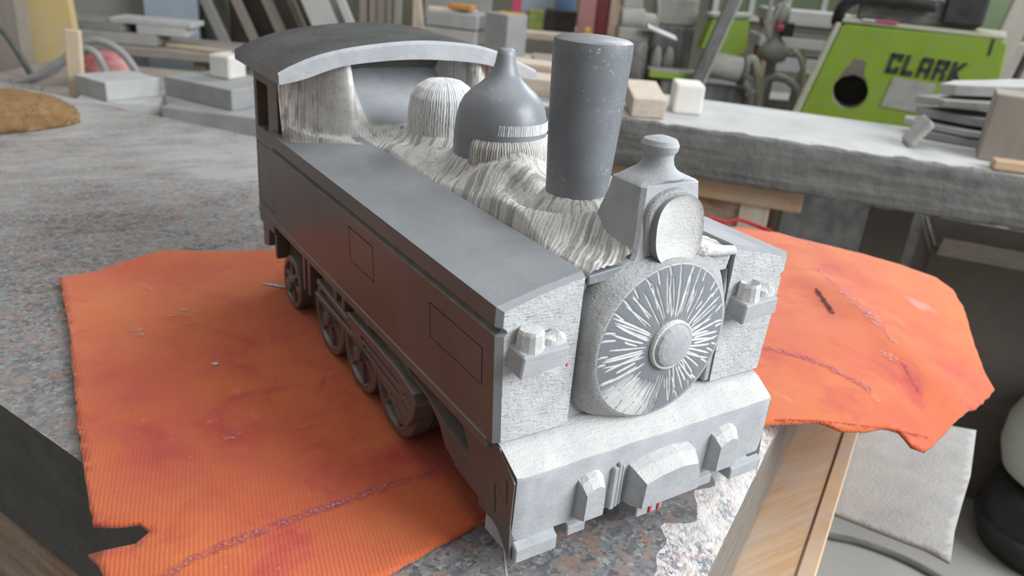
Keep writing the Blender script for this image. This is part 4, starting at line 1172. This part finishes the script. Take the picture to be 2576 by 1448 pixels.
# --- cutting bench with planks and slabs further back
cb = vthing('cutting_bench', 'dusty wooden bench of planks on trestle legs at the back left', 'bench', -1.55, 3.55, FLOOR)
CZ = -.215
for k, (y, zz) in enumerate(((-.14, 0), (.0, .002), (.14, .001))): box('plank', -.55, .42, y-.062, y+.062, CZ-FLOOR-.035+zz, CZ-FLOOR+zz, 'wood_grey', cb, .003)
for x in (-.45, .12, .33): box('leg', x, x+.045, -.12, -.075, 0, CZ-FLOOR-.035, 'wood_grey', cb, .003)
for x in (-.45, .12, .33): box('leg', x, x+.045, .075, .12, 0, CZ-FLOOR-.035, 'wood_grey', cb, .003)
box('rail', -.47, .40, -.11, -.08, .30, .35, 'wood_grey', cb, .003)
vbox('stone_slab', -1.80, 3.50, CZ+.0025, .44, .2, .045, 'stone_warm', 'wide brownish stone slab lowest on the back left bench', 'slab', .05)
vbox('stone_slab', -1.86, 3.51, CZ+.048, .30, .18, .036, 'dusty_metal', 'darker slab on top of the brownish slab', 'slab', -.06)
vbox('stone_slab', -1.56, 3.50, CZ+.048, .20, .16, .035, 'stone_pale', 'pale blue grey slab at the right of the back left bench', 'slab', .1)
vbox('stone_slab', -1.60, 3.50, CZ+.0845, .34, .15, .020, 'stone_pale', 'thin pale slab topmost on the back left bench', 'slab', .02)
vbox('yellow_lath', -1.40, 3.42, CZ+.0015, .30, .03, .014, 'pine_batten', 'short yellowish lath on the front of the plank bench', 'lath', -.25)
# cabinet panels behind
vbox('grey_cabinet', -2.02, 4.25, FLOOR, .70, .3, 1.15, 'grey_panel', 'grey metal cabinet at the back left', 'cabinet', .0)
vbox('blue_grey_panel', -1.73, 3.94, FLOOR, .24, .04, 1.12, 'pale_blue_sheet', 'pale blue grey sheet standing before the cabinet', 'panel', .05)
vbox('olive_panel', -1.595, 4.15, FLOOR, .12, .05, 1.15, 'olive_wall', 'narrow olive panel beside the blue grey sheet', 'panel', .0)
# leaning boards
vbox('dark_screen', -1.22, 4.25, FLOOR, .86, .04, 1.15, 'dark_panel', 'dark sheet behind the leaning battens', 'panel', .0)
for k, (r, w, mt, lb, tl_) in enumerate([(-1.545, .045, 'grey_panel', 'leftmost grey batten leaning before the dark sheet', .42), (-1.39, .040, 'taupe_panel', 'second leaning batten from the left before the dark sheet', .42), (-1.235, .045, 'taupe_panel', 'brown grey batten leaning in the middle of the dark sheet', .42), (-1.115, .032, 'taupe_panel', 'thin batten leaning closest to the white board', .42)]):
    o = vbox('leaning_batten', r+.30, 4.02, FLOOR+.01, w, .03, 1.25, mt, lb, 'batten', .0, (.0, -tl_), group='battens leaning before the dark sheet')
vbox('leaning_board', -.66, 3.86, FLOOR+.04, .115, .03, 1.25, 'pale_panel', 'wide white board leaning to the right of the battens', 'board', .0, (.0, -.42))
vbox('leaning_board', -.52, 3.84, FLOOR+.02, .035, .03, 1.25, 'pale_panel', 'narrow white strip leaning right of the wide white board', 'board', .0, (.0, -.42))
# upright sheets behind the roof
vbox('upright_sheet', -.955, 4.18, FLOOR, .20, .04, 1.15, 'stone_warm', 'wide olive grey sheet standing behind the cab roof', 'sheet', .0)
for k, (r, mt, lb) in enumerate([(-.815, 'taupe_panel', 'leftmost of the narrow upright boards behind the cab roof'), (-.772, 'wood_grey', 'second narrow upright board behind the cab roof'), (-.730, 'taupe_panel', 'third narrow upright board behind the cab roof'), (-.690, 'wood_grey', 'fourth narrow upright board behind the cab roof'), (-.652, 'stone_warm', 'fifth narrow upright board behind the cab roof'), (-.565, 'wood_dusty', 'rightmost pinkish upright board behind the cab roof')]):
    vbox('upright_board', r, 3.95+.015*(k % 2), FLOOR, .034, .03, 1.15, mt, lb, 'board', .0, group='upright boards behind the cab roof')
vbox('grey_sheet', -.40, 4.30, FLOOR, .34, .04, 1.15, 'stone_warm', 'plain grey sheet between the upright boards and the block stack', 'sheet', .0)
vbox('dark_crate', -.47, 3.98, FLOOR, .13, .1, .80, 'dark_panel', 'small dark crate before the plain grey sheet', 'crate', .1)
vbox('leaning_pole', -.40, 3.75, FLOOR, .022, .022, 1.20, 'wood_dusty', 'thin wooden pole leaning beside the block stack', 'pole', .0, (0, -.14))

# --- block stack in the middle
SZ = -.145
sb = vthing('stack_table', 'wooden table carrying the stacked grey blocks behind the cab', 'table', -.10, 3.45, FLOOR)
box('table_top', -.45, .385, -.32, .25, SZ-FLOOR-.04, SZ-FLOOR, 'wood_dusty', sb, .003)
for x in (-.4, .32):
    for y in (-.28, .17): box('leg', x, x+.05, y, y+.05, 0, SZ-FLOOR-.04, 'wood_grey', sb, .003)
for k, lb in enumerate(('lowest of the three long grey blocks stacked behind the dome', 'middle of the three long grey blocks stacked behind the dome', 'topmost of the three long grey blocks stacked behind the dome')):
    vbox('stacked_block', -.315+.004*k, 3.42, SZ+.0605*k, .22, .20, .055, 'stone_mid' if k != 1 else 'stone_warm', lb, 'block', -.30, group='long grey blocks stacked behind the dome')
    if k < 2:
        for s in (-.06, .06): vbox('spacer', -.315+s, 3.42, SZ+.0605*k+.0551, .012, .12, .0052, 'dark_panel', ('left' if s < 0 else 'right')+' dark spacer strip '+('under the middle' if k == 0 else 'under the topmost')+' stacked block', 'spacer', -.30)
vbox('upright_block', -.115, 3.30, SZ, .125, .115, .195, 'stone_mid', 'upright grey stone block right of the long stacked blocks', 'block', -.72)
vbox('yellow_ruler', -.095, 3.30, SZ+.195, .10, .02, .006, 'yellow_paint', 'short yellow ruler on the upright grey block', 'ruler', -.1)
for k, (r, d, w, h, mt, lb, yw) in enumerate([(-.34, 3.42, .20, .012, 'wood_dusty', 'flat pale board scrap on the stacked blocks', .1), (-.30, 3.40, .10, .018, 'orange_paint', 'small orange brown wood scrap on the stacked blocks', -.3)]):
    vbox('wood_scrap', r, d, SZ+.1762+(.0125 if k else 0), w, .06, h, mt, lb, 'scrap', yw)
vbox('wood_scrap', .10, 3.32, SZ, .26, .05, .018, 'wood_dusty', 'pale lath lying on the table right of the upright block', 'scrap', .12)
vbox('wood_scrap', .12, 3.40, SZ, .24, .06, .040, 'stone_warm', 'grey slab piece lying right of the upright block', 'scrap', .05)
vbox('wood_scrap', .05, 3.19, SZ, .10, .06, .055, 'wood_grey', 'brownish chunk standing right of the upright block by the chimney', 'scrap', .3)

# --- coloured clutter further back
ct = vthing('clutter_table', 'long dusty plank table at the back centre with coloured boxes', 'table', .12, 4.25, FLOOR)
KZ = -.085
box('table_top', -.30, .40, -.20, .3, KZ-FLOOR-.035, KZ-FLOOR, 'wood_dusty', ct, .003)
for x in (-.27, .32): box('leg', x, x+.05, -.15, -.1, 0, KZ-FLOOR-.035, 'wood_grey', ct, .003)
for x in (-.27, .32): box('leg', x, x+.05, .2, .25, 0, KZ-FLOOR-.035, 'wood_grey', ct, .003)
vbox('magenta_can', -.10, 4.22, KZ, .045, .045, .30, 'magenta_paint', 'narrow magenta canister behind the dome finial', 'canister', .0)
vbox('green_carton', .0, 4.20, KZ, .075, .06, .092, 'green_box', 'leafy green carton on the back table', 'carton', .1)
vbox('dark_case', .125, 4.22, KZ, .155, .1, .10, 'black_paint', 'black case right of the green carton', 'case', .0)
vbox('blue_sheet_pack', -.0, 4.30, KZ, .16, .05, .22, 'pale_blue_sheet', 'pale blue pack standing behind the green carton', 'pack', .0)
vbox('blue_case', .145, 4.32, KZ, .10, .05, .25, 'blue_paint', 'blue case standing behind the black case', 'case', .0)
vbox('pink_post', .238, 3.98, FLOOR, .080, .06, 1.12, 'pink_paint', 'dusty pink post left of the dark red column', 'post', .0)
vbox('red_column', .309, 3.98, FLOOR, .055, .06, 1.12, 'crimson_paint', 'dark red column behind the chimney', 'column', .0)
vbox('brown_crate', .378, 3.98, FLOOR, .075, .08, 1.0, 'wood_brown', 'tall brown crate right of the dark red column', 'crate', .0)
yt = vthing('yellow_tool', 'small yellow hand tool before the pink post', 'tool', .245, 3.86, -.085)
box('tool_body', -.03, .025, -.015, .015, .0, .035, 'yellow_paint', yt, .005); box('tool_handle', -.015, .01, -.012, .012, .035, .06, 'yellow_paint', yt, .004)
vbox('tool_ledge', .255, 3.86, FLOOR, .10, .06, -.085-FLOOR, 'wood_grey', 'narrow wooden ledge under the yellow tool', 'ledge', .0)

# --- grinding machine
gm = vthing('grinding_machine', 'dusty grey grinding machine behind and right of the chimney', 'machine', .45, 3.10, FLOOR)
def gz(z): return z-FLOOR
box('column', -.145, -.05, -.04, .08, 0, gz(.02), 'dusty_metal', gm, .006)
V, F = lathe([(.052, gz(-.16)), (.052, gz(.005)), (.047, gz(.015)), (0, gz(.016))], (-.085, -.06, 0), 28); obj('spindle', V, F, 'dark_iron', gm, True)
box('gear_case', -.150, -.035, -.07, .06, gz(.01), gz(.06), 'dusty_metal', gm, .012, 3)
V, F = loft([[(x, -.02+r_*math.cos(2*math.pi*j/24), gz(.085)+r_*math.sin(2*math.pi*j/24)) for j in range(24)] for x, r_ in ((-.145, .03), (-.138, .042), (-.06, .042), (-.05, .028), (-.02, .027), (-.012, .02))]); autosmooth(obj('motor', V, F, 'dusty_metal', gm), 40)
box('upper_case', -.140, -.062, .0, .09, gz(.12), gz(.32), 'dusty_metal', gm, .008)
tube('pipe', [(-.035, .03, gz(.32)), (-.02, .03, gz(.20)), (.0, .03, gz(.13)), (.0, .03, gz(.05))], .009, 'dusty_metal', gm)
o = box('tool_rest', -.058, .058, -.022, .022, -.004, .004, 'steel', gm, .001); o.location = (.005, -.10, gz(.055)); o.rotation_euler = (.25, .30, .1)
box('rest_arm', -.06, -.03, -.1, -.03, gz(.045), gz(.056), 'dark_iron', gm, .003)
box('tank', -.01, .150, .06, .22, 0, gz(.07), 'dark_iron', gm, .01)
box('hopper', .0, .155, .07, .24, gz(.07), gz(.170), 'dusty_metal', gm, .006)
for x in (.005, .065): box('hopper_post', x, x+.02, .10, .12, gz(.17), gz(.34), 'pale_panel', gm, .003)
for k, x in enumerate((.02, .065)):
    V, F = loft([[(x+r_*math.cos(2*math.pi*j/20)*.6, y, gz(-.06)+r_*math.sin(2*math.pi*j/20)*1.6) for j in range(20)] for y, r_ in ((.062, .035), (.035, .035), (.026, .028))]); obj('guard', V, F, 'dusty_metal', gm, True)

# --- small green machine with a slanted bar
g2 = vthing('green_saw', 'small lime green machine with a grey drum motor and dark slanted bar', 'machine', .70, 3.05, FLOOR)
prism('green_panel', [(-.085, gz(.005)), (-.06, gz(.115)), (.075, gz(.125)), (.085, gz(.01)), (.05, gz(-.02))], 'y', .02, .10, ['lime_paint'], g2, .004)
prism('top_rim', [(-.07, gz(.115)), (-.066, gz(.130)), (.082, gz(.140)), (.076, gz(.125))], 'y', .01, .11, ['dusty_metal'], g2, .003)
box('pedestal', -.07, .11, .0, .15, 0, gz(-.115), 'dark_iron', g2, .01)
box('bed', -.27, -.06, -.05, .05, gz(-.105), gz(-.080), 'lime_paint', g2, .004); box('bed_dust', -.268, -.062, -.048, .048, gz(-.080), gz(-.076), 'dusty_metal', g2, .001)
box('bed_support', -.22, -.12, -.03, .045, 0, gz(-.105), 'dark_iron', g2, .004)
d0 = Vector((-.075, -.03, gz(-.035))); d1 = Vector((.070, -.03, gz(-.055))); ax_ = (d1-d0).normalized()
bm = tube_bm([d0, d0+ax_*.005, d1-ax_*.012, d1], [.040, .046, .046, .034], 26); autosmooth(bmobj('drum_motor', bm, 'dusty_metal', g2), 40)
bm = tube_bm([d1-ax_*.004, d1+ax_*.012], [.05, .05], 26); autosmooth(bmobj('drum_flange', bm, 'dark_iron', g2), 40)
o = box('slanted_bar', -.020, .020, -.012, .012, 0, .56, 'dark_iron', g2, .003); o.location = (-.118, -.09, gz(-.16)); o.rotation_euler = (0, .265, 0)
o = box('bar_edge', .0205, .030, -.010, .010, 0, .56, 'dusty_metal', g2, .001); o.location = (-.118, -.09, gz(-.16)); o.rotation_euler = (0, .265, 0)
tube('green_arm', [(.085, -.02, gz(-.02)), (.105, -.03, gz(-.015)), (.130, -.03, gz(-.07)), (.155, -.02, gz(-.16)), (.16, -.02, gz(-.3))], .016, 'lime_dusty', g2)
tube('arm_brace', [(.06, -.03, gz(-.10)), (.09, -.03, gz(-.10)), (.125, -.03, gz(-.16)), (.13, -.03, gz(-.3))], .014, 'dusty_metal', g2)
# valve cluster
vc = vthing('valve_stand', 'chrome and rubber valve stand beside the small green machine', 'valve', .905, 3.14, FLOOR)
V, F = lathe([(.05, 0), (.05, .02), (.018, .04), (.018, gz(-.03)), (.045, gz(-.02)), (.055, gz(.01)), (.045, gz(.04)), (.02, gz(.06)), (.018, gz(.11)), (.03, gz(.12)), (.03, gz(.17)), (.016, gz(.18)), (0, gz(.185))], (0, 0, 0), 24); obj('stem', V, F, 'dusty_metal', vc, True)
tube('chrome_pipe', [(-.05, -.03, gz(.26)), (-.055, -.03, gz(.16)), (-.05, -.03, gz(.08)), (-.01, -.02, gz(.03))], .008, 'steel', vc)
tube('chrome_pipe', [(.03, -.03, gz(.26)), (.0, -.03, gz(.20)), (-.03, -.03, gz(.13)), (-.025, -.02, gz(.07))], .007, 'steel', vc)
V, F = lathe([(.0, -.012), (.012, -.012), (.014, 0), (.012, .012), (0, .012)], (-.005, -.038, gz(.10)), 14); obj('red_knob', V, F, 'magenta_paint', vc, True)
box('black_block', .005, .045, -.045, -.01, gz(.07), gz(.12), 'black_rubber', vc, .004)
tube('grey_arm', [(.07, -.02, gz(.02)), (.10, -.02, gz(-.01)), (.13, -.02, gz(-.08)), (.135, -.02, gz(-.2))], .010, 'lime_dusty', vc)
tube('grey_arm', [(.12, .03, gz(.03)), (.13, .03, gz(-.04)), (.115, .03, gz(-.12)), (.11, .03, gz(-.25))], .010, 'dusty_metal', vc)
tube('belt_guard', [(-.02, -.01, gz(-.14)), (.0, -.01, gz(-.085)), (.06, -.01, gz(-.085)), (.12, -.01, gz(-.13)), (.14, -.01, gz(-.20))], .014, 'dusty_metal', vc)

# --- pallet rack between the green machines
pr = vthing('pallet_rack', 'rack of grey dusty planks between the two green machines', 'rack', 1.20, 3.75, FLOOR)
for k, (z, h, x0, x1, mt) in enumerate(((.085, .05, -.20, .18, 'grey_panel'), (-.02, .045, -.22, .16, 'grey_panel'), (-.12, .06, -.16, .16, 'stone_mid'), (-.24, .07, -.2, .2, 'grey_panel'))):
    box('shelf_board', x0, x1, -.1, .1, gz(z), gz(z+h), mt, pr, .003)
for x in (-.19, .14):
    for y in (-.09, .07): box('post', x, x+.02, y, y+.02, 0, gz(.085 if True else 0), 'wood_brown', pr, .002)
vbox('brown_bracket', 1.06, 3.2, FLOOR, .030, .05, .80, 'wood_brown', 'short brown post left of the large green machine', 'post', .0)
vbox('grey_bin', 1.0, 3.35, FLOOR, .26, .2, .68, 'dusty_metal', 'low grey bin behind the bench, left of the large green machine', 'bin', .1)

# --- large lime green machine with lettering
cm = vthing('green_machine', 'large lime green machine with black CLARK lettering and a round hole', 'machine', 1.175, 2.66, FLOOR, -.40)
pan = [(-.275, gz(-.16)), (-.205, gz(.145)), (-.190, gz(.153)), (.255, gz(.158)), (.275, gz(.145)), (.30, gz(-.16))]
pn = prism('front_panel', pan, 'y', 0., .30, ['lime_paint'], cm, .004)
hc = bmesh.new(); tube_bm([(-.130, -.05, gz(-.055)), (-.130, .12, gz(-.055))], .056, 40, hc)
hc = bmobj('c', hc, 'black_paint', cm); cut(pn, [hc])
bm = tube_bm([(-.130, .02, gz(-.055)), (-.130, .118, gz(-.055))], .0558, 36, None, False); bmobj('hole_sleeve', bm, 'wood_grey', cm, True)
obj('hole_back', [(-.130+.056*math.cos(2*math.pi*j/30), .117, gz(-.055)+.056*math.sin(2*math.pi*j/30)) for j in range(30)], [tuple(range(30))], 'black_paint', cm)
prism('top_plate', [(-.205, .0), (.265, .0), (.295, .30), (-.195, .30)], 'z', gz(.1575), gz(.170), ['lime_dusty'], cm, .003)
prism('left_frame', [(-.300, gz(-.16)), (-.222, gz(.155)), (-.204, gz(.155)), (-.276, gz(-.16))], 'y', -.012, .30, ['lime_dusty'], cm, .003)
box('machine_base', -.26, .30, .02, .30, 0, gz(-.16), 'dark_iron', cm, .006)
# stain running from the hole
prism('rust_stain', [(-.178, gz(-.028)), (-.158, gz(.020)), (-.145, gz(.033)), (-.142, gz(.050)), (-.118, gz(.052)), (-.100, gz(.045)), (-.103, gz(.030)), (-.098, gz(.004)), (-.082, gz(-.020)), (-.095, gz(-.008)), (-.13, gz(.003)), (-.165, gz(-.010))], 'y', -.0012, .001, ['cardboard'], cm)
# letters built from strokes, each a mesh
LT = {'C': [(0, 0, .3, 1), (0, 0, 1, .25), (0, .75, 1, 1), (.72, .62, 1, 1), (.72, 0, 1, .38)], 'L': [(0, 0, .32, 1), (0, 0, .95, .25)],
      'A': [(0, 0, .28, .9), (.08, .78, .92, 1), (.72, 0, 1, .9), (0, .28, 1, .48)], 'R': [(0, 0, .3, 1), (0, .76, .95, 1), (.68, .52, 1, .96), (0, .38, .9, .58), (.66, 0, 1, .34)],
      'K': [(0, 0, .3, 1)]}
def letter(ch, x0, z0, w, h, slope):
    bm = bmesh.new()
    for a, b_, c_, d_ in LT[ch]: bxbm(x0+a*w, x0+c_*w, -.0035, .001, z0+b_*h, z0+d_*h, 0, 1, bm)
    if ch == 'K':
        for s in (1, -1):
            q = [(.25, .5-s*.14), (.25, .5+s*.12), (.72, .5+s*.5), (1.08, .5+s*.5), (.55, .5+s*.02)]
            vs = [[bm.verts.new((x0+u*w, y, z0+v_*h)) for u, v_ in q] for y in (-.0035, .001)]
            bm.faces.new(vs[0]); bm.faces.new(vs[1])
            for i in range(5): bm.faces.new((vs[0][i], vs[0][(i+1) % 5], vs[1][(i+1) % 5], vs[1][i]))
    for v in bm.verts: v.co.z -= slope*(v.co.x+.05); v.co.x += .12*(v.co.z-z0)
    return bmobj('letter_'+ch.lower(), bm, 'black_paint', cm)
for i, ch in enumerate('CLARK'): letter(ch, -.040+i*.0455, gz(.022), .036, .062, .02)
prism('worn_label', [(-.028, gz(-.085)), (-.012, gz(.010)), (.115, gz(.006)), (.11, gz(-.09))], 'y', -.003, .001, ['dusty_metal'], cm)
box('red_strip', -.105, -.040, -.006, .02, gz(.170), gz(.176), 'magenta_paint', cm, .001); box('white_strip', -.145, -.107, -.006, .02, gz(.170), gz(.175), 'pale_panel', cm, .001)
box('black_line', .232, .238, -.003, .001, gz(.11), gz(.158), 'black_paint', cm)
# black engine on top
tube('black_handle', [(-.225, .10, gz(.150)), (-.215, .06, gz(.20)), (-.17, .05, gz(.235)), (-.05, .05, gz(.240)), (.06, .05, gz(.232))], .020, 'black_rubber', cm)
box('engine_block', -.17, .19, .08, .26, gz(.170), gz(.250), 'dark_iron', cm, .012, 2)
box('engine_cover', -.19, .05, .12, .28, gz(.250), gz(.330), 'dusty_metal', cm, .015, 2)
box('engine_side', .08, .20, .06, .2, gz(.18), gz(.35), 'black_rubber', cm, .01)
box('amber_lamp', .055, .067, .07, .08, gz(.250), gz(.262), 'orange_paint', cm, .002)
vbox('leaning_plank', 1.50, 2.98, FLOOR, .085, .02, 1.22, 'wood_grey', 'grey brown plank leaning behind the large green machine', 'plank', .0, (0, .16))
vbox('black_pole', 1.575, 2.95, FLOOR, .018, .02, 1.22, 'black_paint', 'thin black pole leaning beside the grey brown plank', 'pole', .0, (0, .16))
vbox('green_cabinet', 1.88, 3.45, FLOOR, .42, .3, 1.12, 'glass_green', 'pale green cabinet at the far right edge', 'cabinet', .0)
vbox('brown_shelf', 1.80, 3.10, FLOOR, .34, .12, .98, 'wood_grey', 'dull brown shelf unit before the pale green cabinet', 'shelf', .0)
vbox('steel_hood', 1.62, 2.36, FLOOR, .16, .2, .96, 'dusty_metal', 'grey steel hood behind the shard pile', 'hood', -.2, bev=.02)
# window in the back wall
wn = bpy.data.objects.new('window_1', None); COL.objects.link(wn); wn.location = W3(1.75, 5.98, .0); wn.rotation_euler = (0, 0, VR); struct(wn, 'olive framed window in the back wall')
for x in (-.5, -.25, .0, .25, .5): box('window_bar', x-.02, x+.02, -.03, .02, -.05, .9, 'pale_panel', wn, .003)
for z in (-.07, .4, .9): box('window_bar', -.52, .52, -.035, .015, z, z+.04, 'pale_panel', wn, .003)
for x in (-.48, -.23, .02, .27): box('pane', x, x+.21, -.008, .0, -.03, .9, 'glass_green', wn)

# --- under the stone bench, right
vbox('brown_board', .84, 1.75, FLOOR, .09, .03, .70, 'cardboard', 'dark brown board standing under the stone bench by the trestle', 'board', -.3)
cbx = vthing('cardboard_box', 'open dark cardboard box under the stone bench', 'box', 1.13, 1.80, FLOOR, -.35)
for nm, a in (('side', (-.15, -.145, -.13, .13)), ('side', (.145, .15, -.13, .13)), ('side', (-.145, .145, -.13, -.125)), ('side', (-.145, .145, .125, .13))): box(nm, a[0], a[1], a[2], a[3], 0, .62, 'cardboard', cbx)
o = box('flap', -.002, .002, -.12, .12, 0, .09, 'wood_grey', cbx); o.location = (-.150, 0, .60); o.rotation_euler = (0, -.5, 0)
o = box('flap', -.14, .14, -.002, .002, 0, .07, 'wood_grey', cbx); o.location = (0, -.13, .60); o.rotation_euler = (.7, 0, 0)
def sack(name, r, d, z, w, h, dep, label, seed, mat='sack_grey', yaw=0.):
    bm = bmesh.new(); bmesh.ops.create_icosphere(bm, subdivisions=4, radius=1.)
    P = np.array([v.co for v in bm.verts])
    nn = fbm(P[:, 0]*2.2+seed, P[:, 2]*2.2+P[:, 1], seed)
    for v, q in zip(bm.verts, nn):
        c = v.co
        f = [math.copysign(abs(t_)**.75, t_) for t_ in c]
        v.co = Vector((f[0]*w/2, f[1]*dep/2, max(f[2], -.9)*h/2+h*.45))*(.86+.28*q)
    mz = min(v.co.z for v in bm.verts)
    for v in bm.verts: v.co.z -= mz
    o = bmobj(name, bm, mat, None, True); o.location = W3(r, d, z); o.rotation_euler = (0, 0, VR+yaw)
    return tag(o, label, 'sack')
sack('sand_sack', 1.86, 2.05, FLOOR, .34, .62, .30, 'tall slumped grey sack under the right of the stone bench', 3)
sack('sand_sack', 1.37, 2.15, FLOOR, .24, .40, .24, 'lower grey sack in front of the tall sack under the bench', 8)
vbox('rubble_block', 1.60, 1.74, FLOOR+.310, .14, .10, .03, 'stone_mid', 'flat grey stone lying on the dark rubble block beside the cloth corner', 'stone', -.3, (.0, .0), .006)
vbox('rubble_block', 1.62, 1.75, FLOOR, .28, .20, .30, 'sack_grey', 'squared dark rubble block on the floor right of the lower sack', 'stone', .2, bev=.02, jit=.006)
wj = vthing('plastic_jug', 'round pale plastic bottle standing on the black rubber pot', 'jug', 1.235, 1.47, FLOOR+.17)
V, F = lathe([(.02, 0), (.085, .004), (.120, .03), (.137, .08), (.137, .14), (.120, .19), (.085, .225), (.035, .245), (.03, .26), (.0, .262)], (0, 0, 0), 40); obj('jug_body', V, F, 'white_plastic', wj, True)
V, F = lathe([(.033, .245), (.034, .246), (.034, .272), (.0, .274)], (0, 0, 0), 24); obj('cap', V, F, 'black_rubber', wj)
bp = vthing('rubber_pot', 'black rubber pot on the floor under the pale bottle', 'pot', 1.255, 1.47, FLOOR)
V, F = lathe([(.10, 0), (.135, .006), (.148, .04), (.150, .12), (.142, .155), (.125, .168), (.02, .169), (0, .169)], (0, 0, 0), 44); obj('pot_body', V, F, 'black_rubber', bp, True)
V, F = lathe([(.149, .05), (.156, .055), (.156, .075), (.149, .08)], (0, 0, 0), 44); obj('rib', V, F, 'black_rubber', bp, True)
ft = poly_field('felt_tile', [(.26, .07), (.37, .125), (.4456, .1273), (.56, .098), (.5966, .0602), (.5014, .0132), (.45, -.008), (.3992, -.0294), (.3565, -.0508), (.3525, -.030), (.335, .004), (.3116, .0519)], .008, lambda x, y: -.1535+0*x+.0015*fbm(x*20, y*20, 4)-.0015, 'felt_grey', None, .004)
tag(ft, 'pale grey felt sheet sticking out under the wooden plank', 'sheet')
vtube('floor_cable', [(.60, 1.49, FLOOR+.008), (.737, 1.451, FLOOR+.008), (.83, 1.43, FLOOR+.008), (.925, 1.375, FLOOR+.008), (1.02, 1.27, FLOOR+.008)], .008, 'dark_iron', 'thin dark cable lying across the concrete floor', 'cable')

# --- brush on the granite slab
br = thing('hand_brush', 'brown bristle hand brush lying at the left end of the granite slab', 'brush', (-.275, 1.145, -.0022), .25)
random.seed(77)
bm = bmesh.new(); bmesh.ops.create_icosphere(bm, subdivisions=5, radius=1.)
P = np.array([v.co for v in bm.verts]); nn = fbm(P[:, 0]*14+5, P[:, 1]*14+P[:, 2]*9, 3)
for v, q in zip(bm.verts, nn):
    c = [math.copysign(abs(t_)**.62, t_) for t_ in v.co]
    v.co = Vector((c[0]*.135-.045, c[1]*.072, max(0, c[2])*.046*(1-.25*max(0, c[0])**2)))*(.95+.10*q)
core = bmobj('bristle_body', bm, 'bristle', br, True)
V = []; F = []
for i in range(6000):
    v = core.data.vertices[random.randrange(len(core.data.vertices))]
    if v.co.z < .004: continue
    n_ = v.normal.copy(); p0 = v.co-n_*.002; p1 = v.co+(n_+Vector((random.gauss(0, .4), random.gauss(0, .4), random.gauss(0, .4)))).normalized()*random.uniform(.002, .006)
    q = n_.orthogonal().normalized()*.0006; k = len(V)
    V += [p0-q, p0+q, p1]; F.append((k, k+1, k+2))
bf = obj('bristles', V, F, 'bristle', br); bf['kind'] = 'stuff'
